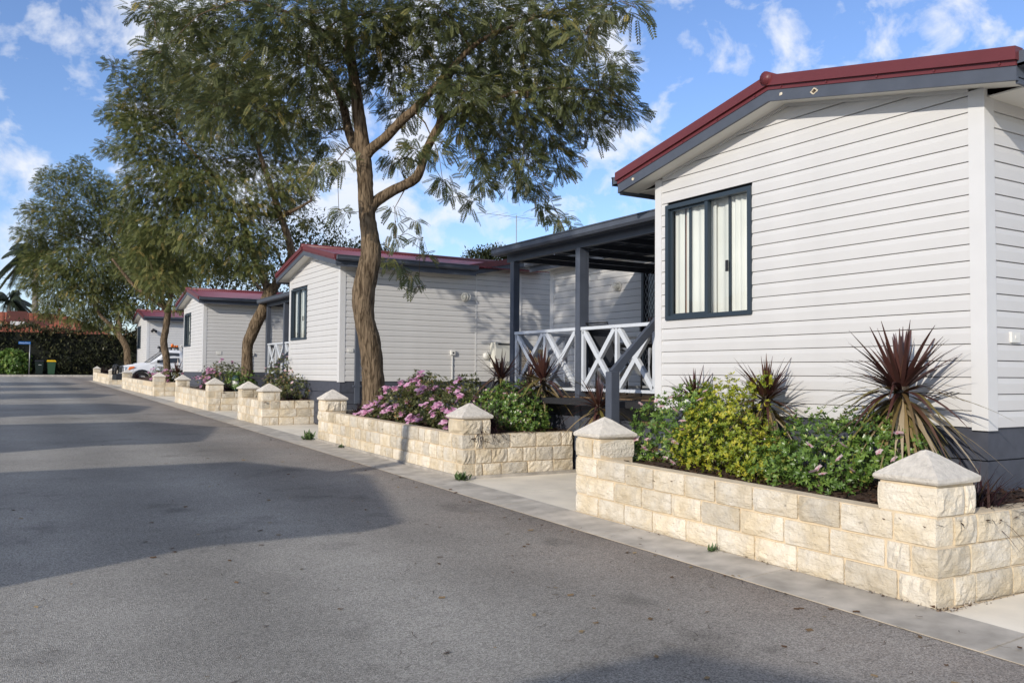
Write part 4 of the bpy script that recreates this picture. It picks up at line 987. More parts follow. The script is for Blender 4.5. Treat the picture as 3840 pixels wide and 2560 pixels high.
    for s in (-1, 1):
        corr(th, 'roof_sheet', (xm, yb+.01, zr(xm)+.17), (xm, YE+.3, zr(xm)+.17), (s*(er+.04), 0, -SL*(er+.04)))
        for (nm, y0_, y1_, za, zb_, mat) in (('bargeboard', yb, yb+.025, -.04, .062, SLATE), ('barge_flashing', yb-.03, yb+.05, .064, .196, RED), ('bargeboard', YE+.275, YE+.3, -.04, .062, SLATE), ('barge_flashing', YE+.25, YE+.33, .064, .196, RED), ('soffit', yb+.026, Y0+.02, -.004, .004, SOFFIT)):
            xa, xq = xm, xm+s*er; P = [(xa, y0_, zr(xa)+za), (xa, y1_, zr(xa)+za), (xq, y1_, zr(xq)+za), (xq, y0_, zr(xq)+za), (xa, y0_, zr(xa)+zb_), (xa, y1_, zr(xa)+zb_), (xq, y1_, zr(xq)+zb_), (xq, y0_, zr(xq)+zb_)]
            B().hexa(P).part(nm, th, mat)
    xq = xm-er; b = B(); b.box((xq, Y1+.3, z0+2.33), (xq+.02, YE+.28, z0+2.5)); b.part('fascia', th, SLATE)
    b = B(); b.box((xq+.021, Y1, z0+2.362), (XR+.02, YE+.27, z0+2.372)); b.part('eave_soffit', th, SOFFIT)
    gutter(th, (xq, Y1+.45, 0), (xq, YE+.32, 0), (-1, 0, 0), z0+2.425)
    # ---- window
    window(th, wy0, wy1, z0+wz0, z0+wz1, .5, level == 2)
    # ---- verandah
    if verandah:
        XV = XF+.45; p1, p2 = Y1+2.05, Y1+3.71; dk = z0+.066; VE = p2+.2
        for y in (p1, p2):
            b = B(); b.box((XV, y, g(y)+.3), (XV+.1, y+.1, z0+2.0)); b.part('verandah_post', th, SLATE)
        b = B(); b.box((XV+.1, p1+.002, z0+.1), (XV+.145, p1+.095, z0+2.0)); b.part('verandah_post', th, SLATE)
        b = B(); b.box((XV, Y1+.02, z0+2.0), (XV+.08, VE, z0+2.115)); b.part('verandah_beam', th, SLATE)
        b = B(); b.box((XV+.08, VE-.06, z0+2.02), (XR, VE, z0+2.14)); b.part('verandah_beam', th, SLATE)
        gutter(th, (XV-.12, Y1+.02, 0), (XV-.12, VE+.06, 0), (-1, 0, 0), z0+2.09)
        b = B(); b.box((XV-.12, Y1+.02, z0+2.08), (XV-.1, VE+.06, z0+2.17)); b.part('fascia', th, SLATE)
        b = B(); b.hexa([(XV-.1, Y1+.02, z0+2.18), (XR-.3, Y1+.02, z0+2.30), (XR-.3, VE+.06, z0+2.30), (XV-.1, VE+.06, z0+2.18), (XV-.1, Y1+.02, z0+2.195), (XR-.3, Y1+.02, z0+2.315), (XR-.3, VE+.06, z0+2.315), (XV-.1, VE+.06, z0+2.195)]); b.part('verandah_roof', th, SLATE)
        for i in range(5):
            x = XV+.35+i*.46; b = B(); b.box((x, Y1+.02, z0+2.10+.03*i), (x+.045, VE-.06, z0+2.19+.03*i)); b.part('purlin', th, SLATE)
        for i in range(6):
            y = Y1+.3+i*.62; b = B(); b.box((XV+.08, y, z0+2.03), (XR, y+.045, z0+2.1)); b.part('rafter', th, SLATE)
        # deck
        n = 22; dw = (XR-XV-.02)/n
        dm = None
        for i in range(n):
            V = B().box((0, 0, 0), (dw-.006, VE-Y1-.06, .022)); dm = dm or mesh('deck_board', V.V, V.F, DECK)
            link('deck_board', dm, th, Vector((XV+.02+i*dw, Y1+.04, dk-.022))-org(th))
        zt = dk-.03
        while zt > g(Y1)+.25:
            b = B(); b.box((XV+.03, Y1+.03, zt-.22), (XV+.055, VE, zt)); b.part('deck_skirt', th, PLINTH); zt -= .229
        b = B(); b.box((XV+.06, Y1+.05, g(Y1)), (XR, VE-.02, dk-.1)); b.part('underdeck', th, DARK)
        for k in range(9):
            b = B(); y = Y1+.06+k*(VE-Y1)/9; b.box((XV+.012, y, dk-.05), (XV+.03, y+(VE-Y1)/9-.012, dk-.002)); b.part('deck_edge', th, DECK)
        # crossed railing
        def xrail(P, Q, n):
            P = Vector(P); Q = Vector(Q); d = (Q-P).normalized(); pe = Vector((0, 0, 1)).cross(d)
            zb, zt = dk+.11, dk+.86
            up = lambda t, z: P+(Q-P)*t+Vector((0, 0, z))
            b = B().bar(up(0, zt+.02), up(1, zt+.02), .07, .04); r = b.part('top_rail', th, RAILW)
            b = B().bar(up(0, zb-.018), up(1, zb-.018), .045, .036); b.part('bottom_rail', th, RAILW)
            for i in range(n+1):
                t = i/n; e_ = .024/(Q-P).length; t = min(max(t, e_), 1-e_)
                b = B().bar(up(t, zb), up(t, zt), .045, .045, pe); b.part('baluster', th, RAILW)
            for i in range(n):
                a, c = i/n, (i+1)/n; w = .045/(Q-P).length
                b = B().bar(up(a+w, zt-.01), up(c-w, zb+.01), .062, .045, pe); b.part('brace', th, RAILW)
                m1, m2 = up(a+w, zb+.01), up(c-w, zt-.01); md = (m1+m2)/2; gp = (m2-m1).normalized()*.034
                b = B().bar(m1, md-gp, .062, .045, pe); b.part('brace', th, RAILW); b = B().bar(md+gp, m2, .062, .045, pe); b.part('brace', th, RAILW)
        xrail((XV+.05, p2, 0), (XV+.05, p1+.1, 0), 2); xrail((XV+.05, p1, 0), (XV+.05, Y1+.60, 0), 2); xrail((XV+.12, p2+.06, 0), (XR-.05, p2+.06, 0), 3)
        if steps:
            nx, ny = XV-.57, Y1+.62
            b = B(); b.box((nx-.055, ny-.055, g(ny)), (nx+.055, ny+.055, z0+.385)); b.add([(nx-.055, ny-.055, z0+.385), (nx+.055, ny-.055, z0+.385), (nx+.055, ny+.055, z0+.385), (nx-.055, ny+.055, z0+.385), (nx, ny, z0+.395)], [(0, 1, 4), (1, 2, 4), (2, 3, 4), (3, 0, 4)]); b.part('newel_post', th, SLATE)
            b = B().bar((nx, ny, z0+.37), (XV+.06, ny-.03, z0+.99), .06, .085); b.part('handrail', th, SLATE)
            for i in range(3):
                b = B(); zz_ = g(Y1)+.02+(dk-g(Y1))*(i+1)/4; x = XV-.68+i*.23; b.box((x, Y1+.04, zz_-.04), (x+.25, ny-.06, zz_)); b.part('step', th, DECK)
    # ---- security door
    b = B(); xo = XR-.03; f = .06; a, c, za, zb = dy0, dy1, z0+.07, z0+2.13
    b.box((xo, a, za), (XR+.04, a+f, zb)); b.box((xo, c-f, za), (XR+.04, c, zb)); b.box((xo, a+f, zb-f), (XR+.04, c-f, zb)); b.box((xo, a+f, za), (XR+.04, c-f, za+.1)); b.box((xo, a+f, za+.92), (XR+.03, c-f, za+.99))
    d = b.part('door', th, GLASSF)
    b = B(); b.add([(XR+.025, a, za), (XR+.025, c, za), (XR+.025, c, zb), (XR+.025, a, zb)], [(0, 1, 2, 3)]); b.part('door_panel', d, CARGL)
    if level == 2:
        b = B(); st = .075
        for i in range(-14, 24):
            for s in (1, -1):
                y = a+f+i*st; pts = []
                z = za+.1; y_ = y if s > 0 else y
                t0 = 0; t1 = zb-f-z
                if s > 0: lo, hi = max(0, (a+f-y)/.55), min(t1, (c-f-y)/.55)
                else:
                    yy = c-f-i*st; lo, hi = max(0, (yy-(c-f))/.55), min(t1, (yy-(a+f))/.55)
                if hi > lo:
                    Pz = lambda t: (XR-.012, (y+.55*t) if s > 0 else (yy-.55*t), z+t)
                    b.bar(Pz(lo), Pz(hi), .005, .005)
        b.part('diamond_mesh', d, STEEL)
    b = B(); b.box((xo-.05, c-f-.0, za+1.0), (xo, c-.02, za+1.12)); b.part('door_handle', d, BLACK)
    wall_lamp(th, (XR-.014, dy1+.62, z0+1.87), (-1, 0, 0))
    return th
def plate(th, x, y, z, w=.11, h=.075):
    b = B(); b.box((x-w/2, y-.03, z-h/2), (x+w/2, y+.02, z+h/2)); b.box((x-.012, y-.034, z-.012), (x+.012, y-.028, z+.012)); b.part('wall_plate', th, WHITEP)
def downpipe(th, x, y, z0, z1):
    b = B(); b.box((x-.05, y-.08, z0), (x+.05, y-.012, z1-.12)); b.hexa([(x-.05, y-.08, z1-.12), (x+.05, y-.08, z1-.12), (x+.05, y-.012, z1-.12), (x-.05, y-.012, z1-.12), (x-.05, y-.46, z1+.06), (x+.05, y-.46, z1+.06), (x+.05, y-.38, z1+.06), (x-.05, y-.38, z1+.06)])
    d = b.part('downpipe', th, SLATE)
    for z in (z0+.35, z1-.45):
        b = B(); b.box((x-.085, y-.083, z), (x+.085, y-.01, z+.035)); b.part('pipe_bracket', d, SLATE)
def conduit(th, x, y, ztop, zbot, dx=.35):
    b = B(); b.box((x-.05, y-.07, ztop-.045), (x+.05, y-.012, ztop+.06)); c = b.part('outlet_box', th, WHITEP)
    b = B(); b.tube([(x, y-.07, ztop+.0), (x, y-.075, ztop+.0)], .022, 8); b.part('socket_hole', c, BLACK)
    b = B(); b.tube([(x-.005, y-.03, ztop-.04), (x-.005, y-.03, zbot+.15), (x+.02, y-.03, zbot+.05), (x+.09, y-.03, zbot), (x+dx, y-.03, zbot-.03)], .014, 7); b.part('conduit', th, GREYP, True)
H1 = cabin('cabin', 'nearest white clapboard cabin at right with red bargeboard and curtained window', 3.45, 1.04, 2)
C2 = cabin('cabin', 'second white cabin behind the crooked tree, with a hot water unit on its side wall', 16.8, 1.215, 2)
C3 = cabin('cabin', 'third white cabin behind the leaning tree, roof half hidden by leaves', 30.4, 1.37, 2, verandah=False)
XF = 6.6
C4 = cabin('cabin', 'farthest white cabin with grimy boards beside the white ute', 47.6, 1.66, 1, verandah=False)
XF = 6.0
plate(H1, 6.33, 3.45, 1.69)
for (yq, zq, rr) in ((5.07, 0, .02), (4.72, 0, .036), (7.08, 0, .022)):   # flaked paint on the near bargeboard
    n = 16; b = B(); c = (5.7475, yq, 1.04+2.79-.205*abs(yq-5.21)+.03)
    P = [c]+[(5.7475, c[1]+rr*random.uniform(.6, 1.25)*math.cos(6.283*i/n), c[2]+rr*.75*random.uniform(.6, 1.2)*math.sin(6.283*i/n)) for i in range(n)]
    b.add(P, [(0, 1+i, 1+(i+1) % n) for i in range(n)]); fp = b.part('flaked_paint', H1, STONE)
    if rr > .03:
        b = B(); P = [(x-.001, c[1]+(y-c[1])*.6, c[2]+(z-c[2])*.6) for x, y, z in P]; b.add(P, [(0, 1+i, 1+(i+1) % n) for i in range(n)]); b.part('bare_timber', fp, BARK2)
plate(C2, 6.22, 16.8, 1.85); downpipe(C2, 6.36, 16.8, .75, 3.52); conduit(C2, 8.57, 16.8, 1.84, 1.05); wall_lamp(C2, (8.87, 16.786, 3.09), (0, -1, 0), 1.25)
b = B(); b.tube([(9.42, 16.73, 1.79), (9.42, 16.79, 1.79)], [.075, .085], 10); b.box((9.36, 16.74, 1.74), (9.48, 16.79, 1.80)); b.part('alarm_siren', C2, WHITEP, True)
# hot water unit
b = B(); b.box((9.53, 16.55, 1.53), (10.02, 16.78, 2.10)); hw = b.part('water_heater', C2, CREAM)
b = B(); b.box((9.60, 16.545, 2.035), (9.98, 16.551, 2.07)); b.part('flue_slot', hw, BLACK)
for i in range(3):
    for j in range(4):
        b = B(); b.box((9.56+i*.13, 16.543, 1.57+j*.026), (9.66+i*.13, 16.551, 1.582+j*.026)); b.part('louvre', hw, STEEL)
b = B(); b.box((9.565, 16.546, 1.70), (9.635, 16.551, 1.715)); b.part('badge', hw, RED)
b = B(); b.box((9.965, 16.546, 1.70), (9.99, 16.551, 1.72)); b.part('knob', hw, BLACK)
b = B(); b.tube([(9.6, 16.66, 1.53), (9.6, 16.66, 1.42), (9.58, 16.68, 1.28), (9.52, 16.7, 1.1), (9.5, 16.7, .95)], .022, 7); b.part('pipe', hw, BLACK, True)
b = B(); b.tube([(9.75, 16.66, 1.53), (9.75, 16.68, 1.3), (9.76, 16.7, .95)], .013, 6); b.tube([(9.9, 16.66, 1.53), (9.9, 16.68, 1.3), (9.9, 16.7, .95)], .011, 6); b.part('pipe', hw, STEEL, True)
plate(C3, 6.52, 30.4, 2.03, .16, .11); downpipe(C3, 8.15, 30.4, .95, 3.68); conduit(C3, 7.65, 30.4, 2.0, 1.2); wall_lamp(C3, (8.85, 30.386, 3.22), (0, -1, 0), 1.2)
downpipe(C4, 7.4, 47.6, 1.2, 3.97); conduit(C4, 8.3, 47.6, 2.7, 1.5)
b = B(); b.box((6.85, 47.5, 3.48), (6.91, 47.59, 3.58)); b.tube([(6.88, 47.5, 3.51), (6.8, 47.36, 3.43)], [.05, .07], 8); b.tube([(6.91, 47.5, 3.51), (6.99, 47.36, 3.43)], [.05, .07], 8); b.part('flood_light', C4, BLACK)
# TV antenna on the second cabin
b = B(); b.tube([(11.3, 18.6, 4.1), (11.3, 18.6, 5.45)], .012, 6); b.tube([(10.1, 18.5, 5.38), (12.0, 18.7, 5.42)], .005, 5)
for i in range(7): b.tube([(10.2+i*.27, 18.1+.0*i, 5.38), (10.2+i*.27, 19.05, 5.4)], .003, 4)
b.part('antenna', C2, STEEL)
b = B(); b.tube([(11.0, 32.4, 4.2), (11.0, 32.4, 4.85)], .018, 6)
for i in range(6): b.tube([(10.4+i*.2, 31.9, 4.82), (10.4+i*.2, 32.9, 4.84)], .006, 4)
b.tube([(10.3, 32.4, 4.83), (11.6, 32.4, 4.83)], .01, 4); b.part('antenna', C3, STEEL)
# ------------------------------------------------------------------ deck furniture
DZ = 1.106
tb = thing('patio_table', 'black patio table on the near verandah deck', 'table', (7.75, 8.9, DZ))
b = B(); b.box((7.3, 8.25, DZ+.71), (8.2, 9.65, DZ+.725)); b.part('table_top', tb, CARGL)
b = B(); 
for p, q in (((7.28, 8.23), (8.22, 8.23)), ((8.22, 8.23), (8.22, 9.67)), ((8.22, 9.67), (7.28, 9.67)), ((7.28, 9.67), (7.28, 8.23))): b.tube([(*p, DZ+.7), (*q, DZ+.7)], .018, 6)
b.part('table_rim', tb, BLACK, True)
for (x, y) in ((7.36, 8.35), (8.14, 8.35), (7.36, 9.55), (8.14, 9.55)):
    b = B(); b.tube([(x, y, DZ+.7), (x+(7.75-x)*.12, y, DZ+.4), (x-(7.75-x)*.05, y, DZ)], .018, 6); b.part('leg', tb, BLACK, True)
def chair(label, x, y, rz):
    th = thing('patio_chair', label, 'chair', (x, y, DZ), 'black sling chairs on the verandah'); c, s = math.cos(rz), math.sin(rz)
    T_ = lambda a, b_, z: (x+a*c-b_*s, y+a*s+b_*c, DZ+z)      # local: +a is forward
    b = B(); b.add([T_(.24, -.23, .43), T_(.24, .23, .43), T_(-.2, .23, .40), T_(-.2, -.23, .40)], [(0, 1, 2, 3)]); b.add([T_(.24, -.23, .42), T_(.24, .23, .42), T_(-.2, .23, .39), T_(-.2, -.23, .39)], [(3, 2, 1, 0)]); b.part('seat', th, SLING)
    V = []
    for z, o in ((.40, -.2), (.6, -.25), (.8, -.31), (.93, -.37)): V += [T_(o, -.23, z), T_(o, .23, z)]
    b = B().add(V, [(0, 1, 3, 2), (2, 3, 5, 4), (4, 5, 7, 6)]); b.part('backrest', th, SLING)
    for q in (-.25, .25):
        b = B(); b.tube([T_(.26, q, 0), T_(.27, q, .3), T_(.25, q, .62), T_(.1, q, .66), T_(-.24, q, .63)], .013, 6); b.part('armrest', th, BLACK, True)
        b = B(); b.tube([T_(-.32, q, 0), T_(-.16, q, .38), T_(-.27, q, .64), T_(-.38, q, .95)], .013, 6); b.part('leg', th, BLACK, True)
    b = B(); b.tube([T_(-.38, -.25, .95), T_(-.38, .25, .95)], .013, 6); b.part('back_rail', th, BLACK, True)
chair('black sling chair at the left end of the patio table', 7.7, 10.15, -math.pi/2-.2)
chair('black sling chair at the right end of the patio table beside the house wall', 7.6, 7.65, math.pi/2+.2)
chair('black sling chair on the road side of the patio table', 6.95, 8.95, .15)
chair('black sling chair against the back wall behind the patio table', 8.65, 9.0, math.pi)
# gas cabinet with a warning board between the first two cabins
gc = thing('gas_cabinet', 'cream cabinet with a white warning board against the second cabin', 'cabinet', (10.75, 16.45, .25))
b = B(); b.box((10.55, 16.4, .25), (10.95, 16.74, 1.95)); b.part('cabinet_body', gc, material('cabinet_yellow', (.62, .48, .26), .5))
b = B(); b.box((10.55, 16.37, 1.95), (10.95, 16.39, 2.30)); sb = b.part('warning_board', gc, SIGNW)
def text(s, size, loc, rot, mat, parent, name='lettering'):
    cu = bpy.data.curves.new(name, 'FONT'); cu.body = s; cu.size = size; cu.extrude = .001; o = bpy.data.objects.new(name, cu); COL.objects.link(o)
    o.rotation_euler = rot; o.location = loc; bpy.context.view_layer.update(); dg = bpy.context.evaluated_depsgraph_get(); me = bpy.data.meshes.new_from_object(o.evaluated_get(dg)); me.materials.clear(); me.materials.append(mat)
    me.transform(o.matrix_world); bpy.data.objects.remove(o); q = org(parent); me.transform(Matrix.Translation(-q)); n = link(name, me, parent); return n
text('STR', .14, (10.60, 16.366, 2.15), (math.pi/2, 0, 0), INK, sb); text('N', .14, (10.60, 16.366, 2.0), (math.pi/2, 0, 0), INK, sb)
# ------------------------------------------------------------------ white ute in the driveway (nose towards the road)
UX, UY, UZ = 4.78, 45.9, .60
ut = thing('ute', 'white utility truck with black bull bar, snorkel and orange beacons parked beside the farthest cabin', 'ute', (UX, UY, UZ))
def loft(secs, mat, name, parent, smooth=False):
    """secs: list of (l, halfwidth_bottom, halfwidth_top, z0, z1)"""
    b = B(); n = 8
    for (l, wb, wt, z0, z1) in secs:
        r = min(.05, (z1-z0)*.3)
        for (w, z) in ((-wb, z0), (-wb*1.0, z0+(z1-z0)*.5), (-wt, z1-r), (-wt+r*1.4, z1), (wt-r*1.4, z1), (wt, z1-r), (wb, z0+(z1-z0)*.5), (wb, z0)): b.V.append((UX+l, UY+w, UZ+z))
    for i in range(len(secs)-1):
        for j in range(n): b.F.append((i*n+j, i*n+(j+1) % n, (i+1)*n+(j+1) % n, (i+1)*n+j))
    b.F.append(tuple(range(n))); b.F.append(tuple((len(secs)-1)*n+j for j in range(n))[::-1])
    return b.part(name, parent, mat, smooth)
loft([(.42, .72, .66, .55, .98), (.5, .80, .72, .5, 1.04), (.8, .87, .76, .48, 1.10), (1.6, .88, .80, .45, 1.17), (1.9, .88, .84, .42, 1.18), (3.12, .88, .86, .42, 1.2), (3.16, .87, .85, .45, 1.18)], CARW, 'body', ut)
cabp = loft([(1.62, .82, .74, 1.15, 1.19), (2.0, .82, .70, 1.15, 1.5), (2.42, .80, .66, 1.15, 1.80), (2.75, .80, .66, 1.15, 1.84), (3.05, .80, .66, 1.15, 1.82), (3.14, .80, .66, 1.15, 1.72)], CARW, 'cab', ut)
b = B(); k = .008                                              # glazing
for s in (-1, 1):
    y = lambda h: UY+s*(.838-(h-1.15)*.19)
    P = [(UX+1.92, y(1.2)+s*.006, UZ+1.2), (UX+2.99, y(1.2)+s*.012, UZ+1.22), (UX+2.99, y(1.68)+s*.02, UZ+1.68), (UX+2.45, y(1.7)+s*.02, UZ+1.7)]
    bb = B().add(P, [(0, 1, 2, 3)]); bb.part('side_window', cabp, CARGL)
    bb = B(); bb.box((UX+1.95, min(UY+s*.84, UY+s*.98), UZ+1.19), (UX+2.05, max(UY+s*.84, UY+s*.98), UZ+1.33)); bb.part('wing_mirror', ut, BLACK)
    bb = B(); bb.box((UX+2.82, min(UY+s*.875, UY+s*.90), UZ+1.03), (UX+3.0, max(UY+s*.875, UY+s*.90), UZ+1.06)); bb.part('door_handle', ut, BLACK)
    bb = B(); bb.box((UX+1.86, min(UY+s*.878, UY+s*.885), UZ+.5), (UX+1.868, max(UY+s*.878, UY+s*.885), UZ+1.16)); bb.part('door_seam', ut, STEEL)
    # headlight and indicator
    bb = B(); bb.hexa([(UX+.44, UY+s*.5, UZ+.76), (UX+.44, UY+s*.7, UZ+.76), (UX+.62, UY+s*.84, UZ+.8), (UX+.6, UY+s*.5, UZ+.78), (UX+.47, UY+s*.5, UZ+.98), (UX+.5, UY+s*.72, UZ+.99), (UX+.72, UY+s*.83, UZ+1.0), (UX+.6, UY+s*.5, UZ+1.0)]); bb.part('headlight', ut, LAMPL)
    bb = B(); bb.hexa([(UX+.64, UY+s*.845, UZ+.83), (UX+.66, UY+s*.87, UZ+.83), (UX+.9, UY+s*.885, UZ+.93), (UX+.88, UY+s*.86, UZ+.93), (UX+.7, UY+s*.835, UZ+.98), (UX+.72, UY+s*.858, UZ+.98), (UX+.95, UY+s*.872, UZ+1.0), (UX+.93, UY+s*.84, UZ+1.0)]); bb.part('indicator', ut, ORANGE)
    # arch flare
    V = []; F = []
    for i in range(13):
        a = math.radians(-12+204*i/12); 
        for (r, o) in ((.40, .80), (.40, .925), (.485, .915), (.50, .87)): V.append((UX+1.27-r*math.cos(a), UY+s*o, UZ+.36+r*math.sin(a)))
    for i in range(12):
        for j in range(3): F.append((i*4+j, i*4+j+1, i*4+4+j+1, i*4+4+j))
    B().add(V, F).part('arch_flare', ut, BLACK, True)
P = [(UX+1.66, UY-.74, UZ+1.19), (UX+1.66, UY+.74, UZ+1.19), (UX+2.40, UY+.62, UZ+1.795), (UX+2.40, UY-.62, UZ+1.795)]
B().add([(x-.035, y, z+.035) for x, y, z in P], [(0, 1, 2, 3)]).part('windscreen', cabp, CARGL)
b = B(); b.hexa([(UX+1.0, UY-.28, UZ+1.10), (UX+1.55, UY-.28, UZ+1.15), (UX+1.55, UY+.28, UZ+1.15), (UX+1.0, UY+.28, UZ+1.10), (UX+1.03, UY-.22, UZ+1.16), (UX+1.5, UY-.22, UZ+1.2), (UX+1.5, UY+.22, UZ+1.2), (UX+1.03, UY+.22, UZ+1.16)]); b.part('bonnet_scoop', ut, CARW)
b = B(); b.box((UX+.40, UY-.5, UZ+.72), (UX+.46, UY+.5, UZ+.98)); b.part('grille', ut, BLACK)
b = B(); b.hexa([(UX+.12, UY-.85, UZ+.34), (UX+.5, UY-.9, UZ+.34), (UX+.5, UY+.9, UZ+.34), (UX+.12, UY+.85, UZ+.34), (UX+.14, UY-.84, UZ+.62), (UX+.5, UY-.88, UZ+.66), (UX+.5, UY+.88, UZ+.66), (UX+.14, UY+.84, UZ+.62)]); bbar = b.part('bull_bar', ut, BLACK)
b = B()
for y in (-.74, -.3, .3, .74): b.tube([(UX+.12, UY+y, UZ+.6), (UX+.14, UY+y, UZ+1.0), (UX+.2, UY+y*.96, UZ+1.07)], .03, 7)
for z in (.82, 1.07): b.tube([(UX+.13+(z-.6)*.1, UY-.74, UZ+z), (UX+.13+(z-.6)*.1, UY+.74, UZ+z)], .03, 7)
for s in (-1, 1): b.tube([(UX+.14, UY+s*.74, UZ+1.04), (UX+.42, UY+s*.84, UZ+1.0), (UX+.44, UY+s*.86, UZ+.62)], .028, 7)
b.part('bar_hoops', bbar, BLACK, True)
b = B()
for i in range(13):
    a = math.radians(200*i/12-10); b.V += [(UX+1.27-.39*math.cos(a), UY-.79, UZ+.36+.39*math.sin(a)), (UX+1.27-.39*math.cos(a), UY-.895, UZ+.36+.39*math.sin(a))]
for i in range(12): b.F.append((2*i, 2*i+1, 2*i+3, 2*i+2))
b.F.append(tuple(range(0, 26, 2))); b.part('wheel_well', ut, BLACK)
for (l, s) in ((1.27, -1), (1.27, 1), (4.3, -1), (4.3, 1)):
    yo, yi = UY+s*.905, UY+s*.66; pr = [(.2, 0), (.34, .0), (.372, .03), (.372, .19), (.34, .24), (.2, .24)]; b = B(); n = 28
    for r, o in pr:
        for j in range(n): a = 6.283*j/n; b.V.append((UX+l+r*math.cos(a), yo-s*o, UZ+.365+r*math.sin(a)))
    for i in range(len(pr)-1):
        for j in range(n): b.F.append((i*n+j, i*n+(j+1) % n, (i+1)*n+(j+1) % n, (i+1)*n+j))
    w = b.part('wheel', ut, TYRE, True)
    b = B(); n = 24
    for r, o in ((.205, .01), (.19, .05), (.18, .09), (.0, .09)):
        for j in range(n): a = 6.283*j/n; b.V.append((UX+l+r*math.cos(a), yo-s*o, UZ+.365+r*math.sin(a)))
    for i in range(3):
        for j in range(n): b.F.append((i*n+j, i*n+(j+1) % n, (i+1)*n+(j+1) % n, (i+1)*n+j))
    b.part('rim', w, CHROME, True)
    b = B()
    for j in range(6): a = 6.283*(j+.5)/6; b.tube([(UX+l+.135*math.cos(a), yo-s*.086, UZ+.365+.135*math.sin(a)), (UX+l+.135*math.cos(a), yo-s*.08, UZ+.365+.135*math.sin(a))], .034, 8)
    b.part('rim_holes', w, BLACK)
b = B(); b.tube([(UX+1.45, UY+.86, UZ+1.1), (UX+1.66, UY+.86, UZ+1.22), (UX+2.3, UY+.76, UZ+1.74), (UX+2.33, UY+.75, UZ+1.92)], .04, 8); b.tube([(UX+2.33, UY+.75, UZ+1.9), (UX+2.3, UY+.75, UZ+1.99), (UX+2.2, UY+.75, UZ+2.0)], [.045, .06, .07], 8); b.part('snorkel', ut, BLACK, True)
b = B(); b.box((UX+2.62, UY-.5, UZ+1.9), (UX+2.68, UY+.5, UZ+1.93)); b.box((UX+2.95, UY-.5, UZ+1.9), (UX+3.0, UY+.5, UZ+1.93))
for x in (2.65, 2.97):
    for y in (-.5, .5): b.tube([(UX+x, UY+y, UZ+1.78), (UX+x, UY+y, UZ+1.92)], [.06, .03], 6)
b.box((UX+2.6, UY-.45, UZ+1.94), (UX+3.02, UY+.2, UZ+1.98)); b.part('roof_rack', ut, BLACK)
for (x, y, r, h) in ((2.72, -.35, .07, .17), (2.95, -.3, .06, .1), (2.9, .1, .06, .1)):
    b = B(); b.lathe((UX+x, UY+y, UZ+1.98), [(r, 0), (r, h*.8), (r*.7, h)], 10); b.part('beacon', ut, ORANGE, True)
b = B(); b.box((UX+3.28, UY-.9, UZ+.75), (UX+5.2, UY+.9, UZ+.82)); b.box((UX+3.28, UY-.9, UZ+.82), (UX+3.32, UY+.9, UZ+1.1)); tr = b.part('tray', ut, STEEL)
b = B()
for y in (-.88, .88): b.tube([(UX+3.3, UY+y, UZ+.8), (UX+3.3, UY+y, UZ+1.85)], .025, 6)
b.tube([(UX+3.3, UY-.88, UZ+1.85), (UX+3.3, UY+.88, UZ+1.85)], .025, 6); b.part('headboard', tr, CARW, True)
b = B(); b.box((UX+.6, UY-.5, UZ+.3), (UX+5.1, UY+.5, UZ+.72)); b.part('chassis', ut, BLACK)
b = B()                                                        # two rows of small dark door lettering
for r, zz_ in enumerate((.985, .945)):
    x = 2.0
    while x < 2.26: l = random.uniform(.012, .028); b.box((UX+x, UY-.886, UZ+zz_), (UX+x+l, UY-.879, UZ+zz_+.022)); x += l+.012
b.box((UX+1.75, UY-.886, UZ+.955), (UX+1.80, UY-.879, UZ+.985)); b.part('door_lettering', ut, INK)
# ------------------------------------------------------------------ bins, street sign, garden light
def bin_(label, x, y, body, lid, lidcol):
    z = g(y)+.13; th = thing('wheelie_bin', label, 'bin', (x, y, z), 'wheelie bins at the end of the street')
    b = B().hexa([(x-.21, y-.24, z+.05), (x+.21, y-.24, z+.05), (x+.21, y+.2, z+.05), (x-.21, y+.2, z+.05), (x-.28, y-.32, z+.98), (x+.28, y-.32, z+.98), (x+.28, y+.3, z+.98), (x-.28, y+.3, z+.98)]); b.part('bin_body', th, body)
    b = B().hexa([(x-.31, y-.37, z+.98), (x+.31, y-.37, z+.98), (x+.31, y+.33, z+.98), (x-.31, y+.33, z+.98), (x-.28, y-.33, z+1.05), (x+.28, y-.33, z+1.05), (x+.26, y+.3, z+1.12), (x-.26, y+.3, z+1.12)]); l = b.part('bin_lid', th, lidcol)
    b = B().tube([(x-.28, y+.36, z+1.02), (x+.28, y+.36, z+1.02)], .025, 7); b.part('handle', th, BLACK, True)
    for s in (-1, 1): b = B().tube([(x+s*.2, y+.26, z+.1), (x+s*.26, y+.26, z+.1)], .1, 10); b.part('wheel', th, TYRE, True)
    if lid: b = B(); b.box((x-.06, y-.3, z+.72), (x+.14, y-.292, z+.755)); b.part('bin_sticker', th, SIGNW)
bin_('dark wheelie bin with a black lid, left of the two', 2.66, 72.6, BIN1, True, BLACK); bin_('green wheelie bin with a yellow lid', 3.45, 72.6, BIN2, False, YEL)
sg = thing('street_sign', 'blue street name sign on a thin grey pole by the hedge', 'sign', (2.02, 72.5, .95))
b = B().tube([(2.02, 72.5, .95), (2.02, 72.5, 3.45)], .035, 8); b.part('pole', sg, STEEL, True)
b = B(); b.box((1.28, 72.44, 3.28), (2.06, 72.46, 3.47)); bl = b.part('sign_blade', sg, BLUE)
text('Liberty Drive', .125, (1.32, 72.434, 3.335), (math.pi/2, 0, 0), SIGNW, bl)
gl_ = thing('garden_light', 'low bollard garden light with a dark green dome beside the leaning tree', 'lamp', (5.7, 24.35, .78))
b = B().lathe((5.7, 24.35, .7), [(.05, 0), (.05, .28)], 10); b.part('post', gl_, GREENL, True)
